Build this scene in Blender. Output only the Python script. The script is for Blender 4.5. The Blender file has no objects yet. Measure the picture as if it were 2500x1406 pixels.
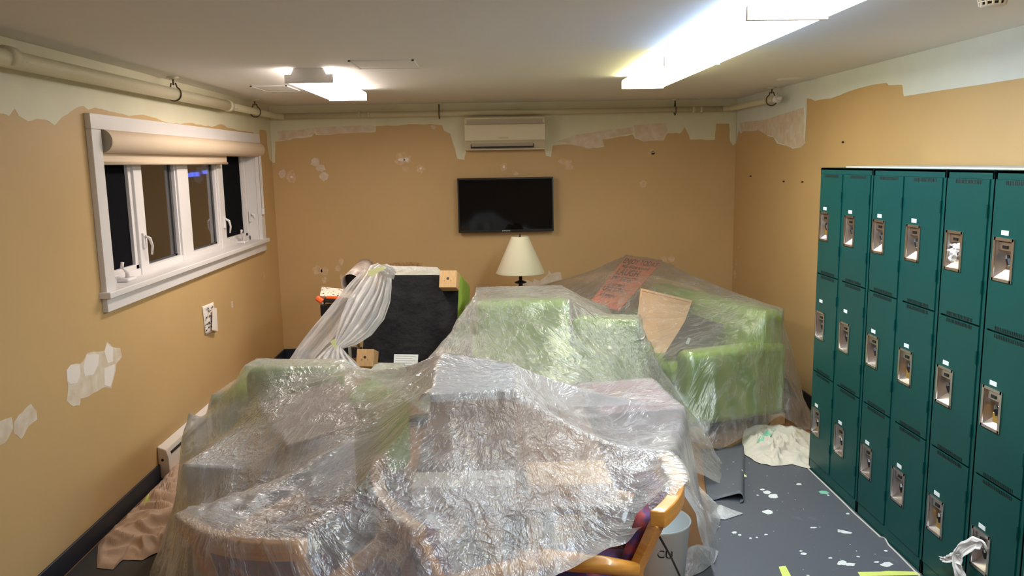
import bpy, bmesh, math, random
import numpy as np
from mathutils import Vector, Matrix, noise
from mathutils.geometry import tessellate_polygon
rnd = random.Random(7)
sc = bpy.context.scene
col = sc.collection
PI = math.pi

# ---------------------------------------------------------------- camera, world, exposure
F_PX, PITCH, YAW, ROLL, CAM_Z = 1950.0, 0.1558, 0.02902, -0.01765, 1.78341
fw = Vector((math.sin(YAW)*math.cos(PITCH), math.cos(YAW)*math.cos(PITCH), -math.sin(PITCH)))
rt = Vector((math.cos(YAW), -math.sin(YAW), 0)); up = rt.cross(fw)
RT = math.cos(ROLL)*rt + math.sin(ROLL)*up
UP = -math.sin(ROLL)*rt + math.cos(ROLL)*up
CAM = Vector((0, 0, CAM_Z))
cd = bpy.data.cameras.new('camera'); cam = bpy.data.objects.new('camera', cd); col.objects.link(cam)
cd.sensor_width = 36; cd.lens = 36*F_PX/2500; cd.clip_start = .05; cd.clip_end = 100
m = Matrix((RT, UP, -fw)).transposed().to_4x4(); m.translation = CAM
cam.matrix_world = m; sc.camera = cam
w = bpy.data.worlds.new('night'); sc.world = w; w.use_nodes = True
w.node_tree.nodes['Background'].inputs[0].default_value = (.004, .004, .006, 1)
sc.view_settings.view_transform = 'Standard'; sc.view_settings.look = 'None'
sc.view_settings.exposure = 0.0; sc.view_settings.gamma = 1
sc.view_settings.use_curve_mapping = False
sc.cycles.max_bounces = 12; sc.cycles.diffuse_bounces = 6; sc.cycles.transparent_max_bounces = 24
sc.cycles.transmission_bounces = 8; sc.cycles.glossy_bounces = 4
sc.cycles.sample_clamp_indirect = 6.0
LIGHT = 35.0           # radiance of the ceiling light diffusers

# ---------------------------------------------------------------- room dimensions (metres)
XL, XR, YB, YF, HC = -1.930, 2.286, 7.359, -1.6, 2.319
LX, LY, LH = 1.8345, 4.377, 1.726     # locker front plane, far end, height
UN = .3048

def at(px, py, ax, val):
    """point of the plane ax=val that projects at pixel (px, py) of the 2500x1406 frame"""
    d = fw + RT*((px-1250)/F_PX) - UP*((py-703)/F_PX)
    i = 'xyz'.index(ax)
    return CAM + d*((val-CAM[i])/d[i])

# ---------------------------------------------------------------- materials
MATS = {}
def mat(name, color, rough=.6, metal=0, spec=.5, vary=0, vscale=6, bump=0, bscale=40, coat=0, color2=None, bdist=.01, rvary=0, stretch=None):
    if name in MATS: return MATS[name]
    M = bpy.data.materials.new(name); M.use_nodes = True
    nt = M.node_tree; N = nt.nodes; L = nt.links
    b = N['Principled BSDF']
    b.inputs['Base Color'].default_value = (*color, 1); b.inputs['Roughness'].default_value = rough
    b.inputs['Metallic'].default_value = metal; b.inputs['Specular IOR Level'].default_value = spec
    b.inputs['Coat Weight'].default_value = coat
    tc = N.new('ShaderNodeTexCoord'); mp = N.new('ShaderNodeMapping'); L.new(tc.outputs['Object'], mp.inputs[0])
    if stretch: mp.inputs['Scale'].default_value = stretch
    if vary or color2:
        n = N.new('ShaderNodeTexNoise'); n.inputs['Scale'].default_value = vscale; n.inputs['Detail'].default_value = 6
        L.new(mp.outputs[0], n.inputs['Vector'])
        mx = N.new('ShaderNodeMix'); mx.data_type = 'RGBA'
        c2 = color2 or tuple(max(0, c*(1-vary)) for c in color)
        cr = N.new('ShaderNodeMapRange'); cr.inputs[1].default_value = .3; cr.inputs[2].default_value = .7
        L.new(n.outputs[0], cr.inputs[0]); L.new(cr.outputs[0], mx.inputs[0])
        mx.inputs[6].default_value = (*color, 1); mx.inputs[7].default_value = (*c2, 1)
        L.new(mx.outputs[2], b.inputs['Base Color'])
    if bump:
        n2 = N.new('ShaderNodeTexNoise'); n2.inputs['Scale'].default_value = bscale; n2.inputs['Detail'].default_value = 5
        L.new(mp.outputs[0], n2.inputs['Vector'])
        bp = N.new('ShaderNodeBump'); bp.inputs['Strength'].default_value = bump; bp.inputs['Distance'].default_value = bdist
        L.new(n2.outputs[0], bp.inputs['Height']); L.new(bp.outputs[0], b.inputs['Normal'])
    MATS[name] = M; return M

def emis(name, color, strength):
    M = bpy.data.materials.new(name); M.use_nodes = True; nt = M.node_tree
    b = nt.nodes['Principled BSDF']; b.inputs['Base Color'].default_value = (.8, .8, .8, 1)
    b.inputs['Emission Color'].default_value = (*color, 1); b.inputs['Emission Strength'].default_value = strength
    return M

WALL = mat('tan_wall_paint', (.57, .375, .170), .55, vary=.08, vscale=1.3, bump=.15, bscale=220, bdist=.002)
CEIL = mat('ceiling_paint', (.80, .79, .77), .8, vary=.04, vscale=1, bump=.1, bscale=90, bdist=.003)
CREAM = mat('cream_primer', (.71, .675, .50), .55, vary=.08, vscale=4, bump=.1, bscale=150, bdist=.002)
WHITEP = mat('white_primer', (.72, .75, .71), .6, vary=.07, vscale=5)
SPACK = mat('spackle', (.70, .62, .52), .85, vary=.16, vscale=18, color2=(.60, .46, .32), bump=.3, bscale=60, bdist=.002)
SPACKT = mat('thin_spackle', (.70, .52, .36), .85, vscale=30, color2=(.55, .36, .17))
PIPE = mat('cream_pipe_paint', (.60, .56, .40), .45, bump=.1, bscale=60, bdist=.002)
TRIM = mat('white_trim', (.74, .70, .70), .4, vary=.04, vscale=5)
BLIND = mat('roller_blind_fabric', (.66, .52, .38), .7, bump=.1, bscale=300, bdist=.001)
CAP = mat('blind_end_cap', (.40, .34, .26), .6)
GREENM = mat('green_locker_paint', (.002, .064, .058), .34, spec=.3, vary=.16, vscale=3, bump=.05, bscale=15, bdist=.004)
GREEND = mat('locker_vent_slots', (.001, .014, .012), .6)
DARKGAP = mat('dark_locker_interior', (.004, .02, .017), .7)
CHROME = mat('brushed_chrome', (.62, .56, .52), .28, metal=1, bump=.15, bscale=30, bdist=.002)
BLACK = mat('black_plastic', (.008, .008, .010), .3)
SCREEN = mat('tv_screen_glass', (.003, .003, .004), .06, spec=.25)
BRASS = mat('brass', (.70, .42, .10), .35, metal=.8)
LABELW = mat('white_label', (.78, .84, .84), .5)
FABG = mat('lime_upholstery', (.22, .335, .035), .75, vary=.15, vscale=5, bump=.25, bscale=300, bdist=.002)
FABK = mat('black_dust_cover', (.007, .007, .009), .9, spec=.2, vary=.5, vscale=7, color2=(.018, .0175, .02), bump=.9, bscale=9, bdist=.03)
WOOD = mat('honey_wood', (.62, .29, .055), .35, color2=(.48, .20, .03), vscale=14, stretch=(1, 1, 9), coat=.3)
PINE = mat('pine_block', (.62, .40, .20), .55, color2=(.50, .29, .12), vscale=20, stretch=(9, 1, 1))
WOODF = mat('brown_wood_floor', (.36, .18, .075), .5, color2=(.27, .13, .05), vscale=12, stretch=(1, .15, 1))
TABLEM = mat('brown_table_wood', (.24, .115, .055), .5, color2=(.18, .08, .04), vscale=12)
CARD = mat('cardboard', (.36, .235, .165), .8, vary=.08, vscale=6)
PANELM = mat('tan_fibreboard', (.62, .38, .20), .7, vary=.06, vscale=20)
CANVAS = mat('canvas_cloth', (.60, .43, .32), .9, vary=.15, vscale=8, bump=.4, bscale=200, bdist=.002)
CANVASW = mat('pale_canvas_cloth', (.62, .57, .48), .9, vary=.15, vscale=8, bump=.4, bscale=200, bdist=.002)
HEATER = mat('white_heater_enamel', (.72, .66, .62), .4)
BASEB = mat('navy_rubber_base', (.012, .018, .032), .45)
PAPER = mat('white_paper', (.80, .72, .66), .7)
INK = mat('black_ink', (.015, .012, .012), .7)
SHADE = mat('cream_lamp_shade', (.80, .74, .55), .8)
TAPE = mat('yellow_green_tape', (.62, .68, .16), .6)
TAPEY = mat('pale_yellow_tape', (.85, .84, .42), .6)
RED = mat('orange_poster_print', (.80, .15, .07), .6, color2=(.75, .24, .10), vscale=6)
CLOTHW = mat('white_rag', (.80, .76, .74), .9, bump=.4, bscale=50, bdist=.004)
GREYBOX = mat('grey_white_box', (.50, .50, .53), .6)
ORANGE = mat('orange_plastic', (.80, .12, .03), .4)
ACW = mat('ac_cream_plastic', (.66, .58, .43), .4)
ACG = mat('ac_grey_plastic', (.42, .36, .29), .5)
TUBEW = mat('grey_white_tube', (.50, .47, .44), .5, vary=.3, vscale=30)
RUST = mat('brown_rust_stain', (.30, .15, .07), .9, color2=(.55, .35, .15), vscale=60)

def mix_nodes(M):
    nt = M.node_tree; return nt, nt.nodes, nt.links

def pattern_fabric():
    M = bpy.data.materials.new('purple_pattern_fabric'); M.use_nodes = True
    nt, N, L = mix_nodes(M); b = N['Principled BSDF']; b.inputs['Roughness'].default_value = .85
    tc = N.new('ShaderNodeTexCoord'); n = N.new('ShaderNodeTexNoise'); n.inputs['Scale'].default_value = 9; n.inputs['Detail'].default_value = 3
    r = N.new('ShaderNodeValToRGB'); e = r.color_ramp.elements
    e[0].position = .35; e[0].color = (.035, .02, .07, 1); e[1].position = .68; e[1].color = (.20, .10, .20, 1)
    k = e.new(.45); k.color = (.16, .015, .05, 1); k = e.new(.52); k.color = (.05, .04, .16, 1); k = e.new(.6); k.color = (.33, .05, .05, 1)
    L.new(tc.outputs['Object'], n.inputs[0]); L.new(n.outputs[0], r.inputs[0]); L.new(r.outputs[0], b.inputs['Base Color'])
    return M
PATT = pattern_fabric()

def floor_rubber():
    """dark grey sheet with dried paint drips (small dots and smears of paint)"""
    M = bpy.data.materials.new('grey_floor_sheet'); M.use_nodes = True
    nt, N, L = mix_nodes(M); b = N['Principled BSDF']; b.inputs['Roughness'].default_value = .55
    tc = N.new('ShaderNodeTexCoord')
    def dots(scale, thr, seed):
        mp = N.new('ShaderNodeMapping'); mp.inputs['Location'].default_value = (seed, seed*2, 0); mp.inputs['Scale'].default_value = (1, 1, .01)
        n0 = N.new('ShaderNodeTexNoise'); n0.inputs['Scale'].default_value = scale*.8
        ad = N.new('ShaderNodeMix'); ad.data_type = 'VECTOR'; ad.inputs[0].default_value = .03
        L.new(tc.outputs['Object'], mp.inputs[0]); L.new(mp.outputs[0], n0.inputs['Vector'])
        L.new(mp.outputs[0], ad.inputs[4]); L.new(n0.outputs['Color'], ad.inputs[5])
        v = N.new('ShaderNodeTexVoronoi'); v.inputs['Scale'].default_value = scale; L.new(ad.outputs[1], v.inputs['Vector'])
        # random radius per cell
        sp = N.new('ShaderNodeSeparateColor'); L.new(v.outputs['Color'], sp.inputs[0])
        po = N.new('ShaderNodeMath'); po.operation = 'POWER'; po.inputs[1].default_value = 4; L.new(sp.outputs[0], po.inputs[0])
        mu = N.new('ShaderNodeMath'); mu.operation = 'MULTIPLY'; mu.inputs[1].default_value = thr; L.new(po.outputs[0], mu.inputs[0])
        lt = N.new('ShaderNodeMath'); lt.operation = 'LESS_THAN'; L.new(v.outputs['Distance'], lt.inputs[0]); L.new(mu.outputs[0], lt.inputs[1])
        return lt
    a, c = dots(14, .12, 3), dots(30, .13, 11)
    mx = N.new('ShaderNodeMath'); mx.operation = 'MAXIMUM'; L.new(a.outputs[0], mx.inputs[0]); L.new(c.outputs[0], mx.inputs[1])
    # scuffs
    n = N.new('ShaderNodeTexNoise'); n.inputs['Scale'].default_value = 4; n.inputs['Detail'].default_value = 8; n.inputs['Roughness'].default_value = .7
    L.new(tc.outputs['Object'], n.inputs['Vector'])
    mr = N.new('ShaderNodeMapRange'); mr.inputs[1].default_value = .60; mr.inputs[2].default_value = .80; mr.inputs[4].default_value = .35
    L.new(n.outputs[0], mr.inputs[0])
    m1 = N.new('ShaderNodeMix'); m1.data_type = 'RGBA'; m1.inputs[6].default_value = (.082, .088, .104, 1); m1.inputs[7].default_value = (.30, .31, .33, 1)
    L.new(mr.outputs[0], m1.inputs[0])
    m2 = N.new('ShaderNodeMix'); m2.data_type = 'RGBA'; m2.inputs[7].default_value = (.62, .64, .62, 1)
    L.new(m1.outputs[2], m2.inputs[6]); L.new(mx.outputs[0], m2.inputs[0]); L.new(m2.outputs[2], b.inputs['Base Color'])
    return M
RUBBER = floor_rubber()

def plank_paint():
    """white painted plank with dark chips"""
    M = bpy.data.materials.new('chipped_white_plank'); M.use_nodes = True
    nt, N, L = mix_nodes(M); b = N['Principled BSDF']; b.inputs['Roughness'].default_value = .7
    tc = N.new('ShaderNodeTexCoord'); mp = N.new('ShaderNodeMapping'); mp.inputs['Scale'].default_value = (1.6, 1, .8)
    n = N.new('ShaderNodeTexNoise'); n.inputs['Scale'].default_value = 32; n.inputs['Detail'].default_value = 3
    r = N.new('ShaderNodeMapRange'); r.inputs[1].default_value = .60; r.inputs[2].default_value = .63
    mx = N.new('ShaderNodeMix'); mx.data_type = 'RGBA'; mx.inputs[6].default_value = (.72, .62, .50, 1); mx.inputs[7].default_value = (.05, .025, .02, 1)
    L.new(tc.outputs['Object'], mp.inputs[0]); L.new(mp.outputs[0], n.inputs[0]); L.new(n.outputs[0], r.inputs[0]); L.new(r.outputs[0], mx.inputs[0])
    L.new(mx.outputs[2], b.inputs['Base Color']); return M
PLANK = plank_paint()

def film(name, tint=(.95, .965, .975), body=.13, fine=1.0, rough=.26, crinkle=.8):
    """thin translucent polythene film with tension streaks (from the mesh's streak attributes) and crinkles"""
    M = bpy.data.materials.new(name); M.use_nodes = True
    nt, N, L = mix_nodes(M); N.remove(N['Principled BSDF']); out = N['Material Output']
    def attr(nm):
        a = N.new('ShaderNodeAttribute'); a.attribute_name = nm; return a
    def nz(src, scale, detail=3, rg=.55, dist=0):
        n = N.new('ShaderNodeTexNoise'); n.inputs['Scale'].default_value = scale; n.inputs['Detail'].default_value = detail
        n.inputs['Roughness'].default_value = rg; n.inputs['Distortion'].default_value = dist
        L.new(src, n.inputs['Vector']); return n.outputs[0]
    def math_(op, a, b_):
        k = N.new('ShaderNodeMath'); k.operation = op
        for i, q in enumerate((a, b_)):
            if isinstance(q, (int, float)): k.inputs[i].default_value = q
            else: L.new(q, k.inputs[i])
        return k.outputs[0]
    def ridge(v):   # 1-|2v-1| sharpened
        return math_('POWER', math_('SUBTRACT', 1.0, math_('ABSOLUTE', math_('SUBTRACT', math_('MULTIPLY', v, 2.0), 1.0), 0)), 5.0)
    sa, sb = attr('streak_a').outputs['Vector'], attr('streak_b').outputs['Vector']
    wt = attr('streak_w').outputs['Fac']
    def mixf(f, a, b_):
        k = N.new('ShaderNodeMix'); k.data_type = 'FLOAT'; L.new(f, k.inputs[0]); L.new(a, k.inputs[2]); L.new(b_, k.inputs[3]); return k.outputs[0]
    tc = N.new('ShaderNodeTexCoord').outputs['Object']
    s1 = mixf(wt, nz(sa, 7, 4, .6, .5), nz(sb, 7, 4, .6, .5))
    s2 = mixf(wt, nz(sa, 19, 3, .6, .4), nz(sb, 19, 3, .6, .4))
    r1, r2 = ridge(s1), ridge(s2)
    big = nz(tc, 1.7, 2)                                     # where the film is crumpled and where it is taut
    cr = N.new('ShaderNodeMapRange'); cr.inputs[1].default_value = .50; cr.inputs[2].default_value = .62; L.new(big, cr.inputs[0])
    k1 = ridge(nz(tc, 9, 3, .5, .6)); k2 = ridge(nz(tc, 22, 3, .55, .6))
    crum = math_('MULTIPLY', math_('ADD', k1, math_('MULTIPLY', k2, .55)), math_('ADD', math_('MULTIPLY', cr.outputs[0], .85*crinkle), .06*crinkle))
    h = math_('ADD', math_('ADD', math_('MULTIPLY', r1, .85*fine), math_('MULTIPLY', r2, .22*fine)), math_('MULTIPLY', crum, 2.4))
    bp = N.new('ShaderNodeBump'); bp.inputs['Strength'].default_value = .8; bp.inputs['Distance'].default_value = .0055
    L.new(h, bp.inputs['Height'])
    nb = bp.outputs[0]
    tr = N.new('ShaderNodeBsdfTransparent'); tr.inputs[0].default_value = (*tint, 1)
    tl = N.new('ShaderNodeBsdfTranslucent'); tl.inputs[0].default_value = (.97, .96, .97, 1); L.new(nb, tl.inputs['Normal'])
    df = N.new('ShaderNodeBsdfDiffuse'); df.inputs[0].default_value = (.97, .96, .97, 1); L.new(nb, df.inputs['Normal'])
    gl = N.new('ShaderNodeBsdfGlossy'); gl.inputs['Roughness'].default_value = rough; gl.inputs[0].default_value = (1, 1, 1, 1); L.new(nb, gl.inputs['Normal'])
    m1 = N.new('ShaderNodeMixShader'); m1.inputs[0].default_value = .55; L.new(tl.outputs[0], m1.inputs[1]); L.new(df.outputs[0], m1.inputs[2])
    # opacity: base + folds + grazing angle
    lw = N.new('ShaderNodeLayerWeight'); lw.inputs[0].default_value = .30
    op = math_('ADD', body, math_('MULTIPLY', lw.outputs['Facing'], .24))
    op = math_('ADD', op, math_('ADD', math_('MULTIPLY', math_('POWER', r1, 3.0), .14), math_('ADD', math_('MULTIPLY', crum, .10), math_('MULTIPLY', cr.outputs[0], .05))))
    cl = N.new('ShaderNodeClamp'); cl.inputs[2].default_value = .93; L.new(op, cl.inputs[0])
    m2 = N.new('ShaderNodeMixShader'); L.new(cl.outputs[0], m2.inputs[0]); L.new(tr.outputs[0], m2.inputs[1]); L.new(m1.outputs[0], m2.inputs[2])
    fr = N.new('ShaderNodeFresnel'); fr.inputs[0].default_value = 1.5; L.new(nb, fr.inputs['Normal'])
    ff = math_('ADD', math_('MULTIPLY', fr.outputs[0], 1.1), .02)
    fc = N.new('ShaderNodeClamp'); fc.inputs[2].default_value = .6; L.new(ff, fc.inputs[0])
    m3 = N.new('ShaderNodeMixShader'); L.new(fc.outputs[0], m3.inputs[0]); L.new(m2.outputs[0], m3.inputs[1]); L.new(gl.outputs[0], m3.inputs[2])
    L.new(m3.outputs[0], out.inputs[0])
    return M
FILM = film('clear_polythene_film', body=.22, fine=.8)
FILMT = film('taut_polythene_film', body=.16)
FILMC = film('smooth_polythene_film', body=.085, fine=.6, crinkle=.7)
FILMW = film('gathered_polythene_film', body=.62, fine=.5, crinkle=.5)

# ---------------------------------------------------------------- mesh helpers
class MB:
    def __init__(s): s.v = []; s.f = []
    def add(s, vs, fs, M=None):
        o = len(s.v)
        s.v += [tuple(M @ Vector(q)) if M else tuple(q) for q in vs]
        s.f += [tuple(i+o for i in q) for q in fs]; return s
    def box(s, x0, x1, y0, y1, z0, z1, M=None):
        vs = [(x, y, z) for z in (z0, z1) for y in (y0, y1) for x in (x0, x1)]
        return s.add(vs, [(0, 2, 3, 1), (4, 5, 7, 6), (0, 1, 5, 4), (2, 6, 7, 3), (0, 4, 6, 2), (1, 3, 7, 5)], M)
    def quadbox(s, a, b, c, d, n):    # slab from 4 corners and an offset vector
        vs = [Vector(q) for q in (a, b, c, d)]; vs += [q+Vector(n) for q in vs]
        return s.add(vs, [(3, 2, 1, 0), (4, 5, 6, 7), (0, 1, 5, 4), (1, 2, 6, 5), (2, 3, 7, 6), (3, 0, 4, 7)])
    def prism(s, pts, n):            # planar outline extruded by n
        k = len(pts); P = [Vector(p) for p in pts]; n = Vector(n)
        tri = tessellate_polygon([P])
        fs = [tuple(t) for t in tri] + [tuple(i+k for i in reversed(t)) for t in tri]
        fs += [(i, (i+1) % k, (i+1) % k+k, i+k) for i in range(k)]
        return s.add(P+[p+n for p in P], fs)
    def tube(s, path, r, seg=12, cap=True, flat=None):
        P = [Vector(p) for p in path]; n = len(P); vs = []
        rr = r if isinstance(r, (list, tuple)) else [r]*n
        prev = None
        for i, p in enumerate(P):
            t = (P[min(i+1, n-1)]-P[max(i-1, 0)]).normalized()
            if prev is None:
                a = Vector((0, 0, 1)) if abs(t.z) < .9 else Vector((1, 0, 0)); u = t.cross(a).normalized()
            else: u = (prev - t*prev.dot(t)).normalized()
            prev = u; v_ = t.cross(u)
            for k in range(seg):
                a = 2*PI*k/seg; vs.append(p+rr[i]*(math.cos(a)*u*(flat or 1)+math.sin(a)*v_))
        fs = [(i*seg+k, i*seg+(k+1) % seg, (i+1)*seg+(k+1) % seg, (i+1)*seg+k) for i in range(n-1) for k in range(seg)]
        if cap: fs += [tuple(range(seg))[::-1], tuple((n-1)*seg+k for k in range(seg))]
        return s.add(vs, fs)
    def lathe(s, prof, c=(0, 0, 0), seg=28, M=None):
        vs = []; n = len(prof)
        for r, z in prof:
            for k in range(seg):
                a = 2*PI*k/seg; vs.append((c[0]+r*math.cos(a), c[1]+r*math.sin(a), c[2]+z))
        fs = [(i*seg+k, i*seg+(k+1) % seg, (i+1)*seg+(k+1) % seg, (i+1)*seg+k) for i in range(n-1) for k in range(seg)]
        return s.add(vs, fs, M)
    def grid(s, G, close=False):     # G[i][j] points
        a, b = len(G), len(G[0]); vs = [p for r in G for p in r]
        return s.add(vs, [(i*b+j, (i+1)*b+j, (i+1)*b+j+1, i*b+j+1) for i in range(a-1) for j in range(b-1)])
    def build(s, name, material, parent=None, bevel=0, smooth=False, bseg=2, local=False, solid=0, subsurf=0):
        me = bpy.data.meshes.new(name)
        V = s.v
        if parent is not None and not local:
            I = TM[parent.name].inverted(); V = [tuple(I @ Vector(q)) for q in V]
        elif parent is None and not local:
            b = [min(q[i] for q in V) for i in range(3)]; t = [max(q[i] for q in V) for i in range(3)]
            c = Vector(((b[0]+t[0])/2, (b[1]+t[1])/2, b[2])); V = [tuple(Vector(q)-c) for q in V]
        me.from_pydata(V, [], s.f); me.update()
        bm = bmesh.new(); bm.from_mesh(me); bmesh.ops.recalc_face_normals(bm, faces=bm.faces); bm.to_mesh(me); bm.free()
        o = bpy.data.objects.new(name, me); col.objects.link(o); me.materials.append(material)
        if smooth:
            for p in me.polygons: p.use_smooth = True
        if parent is not None:
            o.parent = parent; TM[o.name] = TM[parent.name]
        else:
            o.location = c if not local else (0, 0, 0); TM[o.name] = Matrix.Translation(o.location)
        if solid:
            md = o.modifiers.new('thickness', 'SOLIDIFY'); md.thickness = solid
        if bevel:
            md = o.modifiers.new('bevel', 'BEVEL'); md.width = bevel; md.segments = bseg; md.limit_method = 'ANGLE'; md.angle_limit = .6
            for p in me.polygons: p.use_smooth = True
            wn = o.modifiers.new('wn', 'WEIGHTED_NORMAL')
        if subsurf:
            md = o.modifiers.new('sub', 'SUBSURF'); md.levels = md.render_levels = subsurf
        return o
TM = {}
def thing(name, label, cat, loc=(0, 0, 0), rz=0, group=None, M=None):
    o = bpy.data.objects.new(name, None); col.objects.link(o); o.empty_display_size = .1
    W = M if M is not None else Matrix.Translation(loc) @ Matrix.Rotation(rz, 4, 'Z')
    o.matrix_world = W; TM[o.name] = W.copy()
    o['label'] = label; o['category'] = cat
    if group: o['group'] = group
    return o
def tag(o, label, cat, group=None, kind=None):
    o['label'] = label; o['category'] = cat
    if group: o['group'] = group
    if kind: o['kind'] = kind
    return o
def struct(o): o['kind'] = 'structure'; return o
def lab(o, label): o['label'] = label; return o

# ---------------------------------------------------------------- room shell
struct(MB().box(XL-.2, XR+.2, YF-.2, YB+.2, -.12, 0).build('floor', WOODF))
struct(MB().box(XL-.2, XR+.2, YF-.2, YB+.2, HC, HC+.12).build('ceiling', CEIL))
wall_back = struct(MB().box(XL-.2, XR+.2, YB, YB+.15, 0, HC).build('wall_back', WALL))
wall_right = struct(MB().box(XR, XR+.15, YF, YB, 0, HC).build('wall_right', WALL))
struct(MB().box(XL-.2, XR+.2, YF-.15, YF, 0, HC).build('wall_front', WALL))
WY0, WY1, WZ0, WZ1 = 4.085, 6.80, 1.175, 1.985      # window opening
wl = MB()
wl.box(XL-.2, XL, YF, WY0, 0, HC).box(XL-.2, XL, WY1, YB, 0, HC).box(XL-.2, XL, WY0, WY1, 0, WZ0).box(XL-.2, XL, WY0, WY1, WZ1, HC)
wall_left = struct(wl.build('wall_left', WALL))

def ragged(pts, amp=1.5, n=3):
    out = []
    for (a, b), (c, d) in zip(pts, pts[1:]):
        L_ = math.hypot(c-a, d-b); k = max(1, min(n, int(L_/7)))
        for i in range(k):
            t = i/k; j = amp if i else 0
            out.append((a+(c-a)*t+rnd.uniform(-j, j)*.6, b+(d-b)*t+rnd.uniform(-j, j)))
    out.append(pts[-1]); return out
def wall_patch(wall, ax, val, nrm, pix, material, name, off=.0008, amp=1.5, closed=True, world_extra=None, label=None):
    pts = ragged(pix+([pix[0]] if closed and not world_extra else []), amp)
    if closed and not world_extra: pts = pts[:-1]
    P = [at(x, y, ax, val) for x, y in pts]
    if world_extra: P += [Vector(q) for q in world_extra]
    n = Vector(nrm)*off
    o = MB().prism(P, n).build(name, material, wall)
    return o
# cream primer bands under the ceiling
left_band = [(-330, 215), (-160, 262), (-60, 268), (0, 277), (22, 283), (35, 265), (45, 283), (68, 296), (90, 290), (118, 295), (133, 306), (150, 287), (172, 272), (186, 263),
             (203, 258), (215, 268), (232, 262), (255, 268), (290, 277), (315, 283), (350, 280), (380, 288), (405, 298), (440, 303), (470, 300), (500, 308), (525, 308),
             (540, 303), (555, 312), (580, 318), (600, 320), (617, 322), (627, 337), (632, 337), (634, 316), (650, 319), (652, 345), (658, 388), (663.5, 395)]
wall_patch(wall_left, 'x', XL, (1, 0, 0), left_band, CREAM, 'primer_band', world_extra=[(XL, YB, HC), (XL, 1.6, HC)])
back_band = [(665, 397), (672, 397), (672, 345), (700, 342), (725, 337), (760, 334), (768, 325), (772, 330), (820, 327), (870, 324), (917, 322), (918, 308), (960, 307),
             (1000, 303), (1050, 303), (1080, 306), (1083, 318), (1100, 327), (1108, 355), (1117, 388), (1134, 390), (1138, 364), (1330, 364), (1333, 380), (1345, 383), (1350, 355),
             (1385, 352), (1420, 350), (1430, 362), (1450, 360), (1475, 358), (1470, 340), (1500, 336), (1545, 328), (1550, 338), (1570, 345), (1620, 343), (1630, 325),
             (1660, 326), (1672, 310), (1682, 330), (1684, 340), (1745, 341), (1748, 302), (1780, 302), (1782, 345), (1790, 355), (1796, 350)]
wall_patch(wall_back, 'y', YB, (0, -1, 0), back_band, CREAM, 'primer_band', world_extra=[(XR, YB, HC), (XL, YB, HC)])
right_band = [(1798, 350), (1804, 318), (1809, 327), (1815, 319), (1825, 320), (1835, 320), (1850, 317), (1862, 316), (1872, 320), (1874, 332), (1890, 335), (1897, 350),
              (1925, 355), (1935, 363), (1955, 360), (1965, 350), (1970, 240), (1990, 246), (2030, 240), (2060, 228), (2110, 212), (2165, 202), (2300, 175), (2500, 130), (2900, 40)]
wall_patch(wall_right, 'x', XR, (-1, 0, 0), right_band, WHITEP, 'primer_band', world_extra=[(XR, at(2900, 40, 'x', XR).y, HC), (XR, YB, HC)])
wall_patch(wall_right, 'x', XR-.0008, (-1, 0, 0), [(2165, 202), (2170, 208), (2203, 207), (2207, 235), (2350, 213), (2500, 190), (2700, 160), (2700, 86), (2500, 130), (2300, 172)],
           WHITEP, 'white_primer_patch', amp=.6)
# extra rougher, pinkish roller passes in the back band
for pl in ([(676, 320), (735, 316), (768, 312), (766, 328), (745, 333), (725, 334), (700, 341), (680, 343)],
           [(768, 311), (905, 306), (917, 309), (915, 321), (870, 324), (815, 327), (775, 328)],
           [(1360, 345), (1400, 330), (1475, 318), (1545, 310), (1546, 326), (1500, 334), (1470, 341), (1474, 356), (1432, 361)],
           [(1546, 306), (1625, 300), (1630, 318), (1620, 341), (1570, 344), (1552, 336)]):
    wall_patch(wall_back, 'y', YB-.0008, (0, -1, 0), pl, SPACK, 'primer_patch', amp=1)
wall_patch(wall_right, 'x', XR-.0008, (-1, 0, 0), [(1806, 300), (1870, 292), (1962, 262), (1966, 350), (1955, 359), (1935, 361), (1900, 348), (1890, 334), (1874, 330), (1850, 317), (1809, 322)], SPACK, 'primer_patch', amp=1)
wall_patch(wall_back, 'y', YB-.0016, (0, -1, 0), [(1684, 308), (1747, 300), (1745, 340), (1685, 341)], CREAM, 'primer_patch', amp=.6)
# spackle patches
def blob(cx, cy, rx, ry, n=14, j=.25, rot=0):
    return [(cx+math.cos(a+rot)*rx*(1+rnd.uniform(-j, j)), cy+math.sin(a+rot)*ry*(1+rnd.uniform(-j, j))) for a in [2*PI*i/n for i in range(n)]]
for (cx, cy, rx, ry) in [(690, 424, 9, 10), (770, 396, 12, 11), (784, 410, 11, 9), (792, 432, 11, 10), (1380, 395, 16, 8),
                         (1058, 310, 6, 5), (1620, 632, 7, 8), (1640, 633, 7, 8), (775, 660, 12, 11), (793, 662, 9, 10), (832, 638, 6, 9), (826, 655, 8, 7), (835, 676, 6, 8), (792, 683, 6, 7)]:
    wall_patch(wall_back, 'y', YB, (0, -1, 0), blob(cx, cy, rx, ry), SPACKT if cy > 600 or cx > 1200 else SPACK, 'spackle_patch', amp=.5)
for (cx, cy, rx, ry) in [(712, 433, 12, 15), (983, 388, 20, 15), (990, 412, 8, 10), (1027, 412, 10, 10), (1230, 408, 9, 10), (1260, 424, 6, 5), (1390, 408, 10, 7), (1595, 373, 5, 5), (1570, 450, 9, 9), (1592, 372, 9, 7)]:
    wall_patch(wall_back, 'y', YB, (0, -1, 0), blob(cx, cy, rx, ry), SPACKT, 'spackle_patch', amp=.5)
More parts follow.
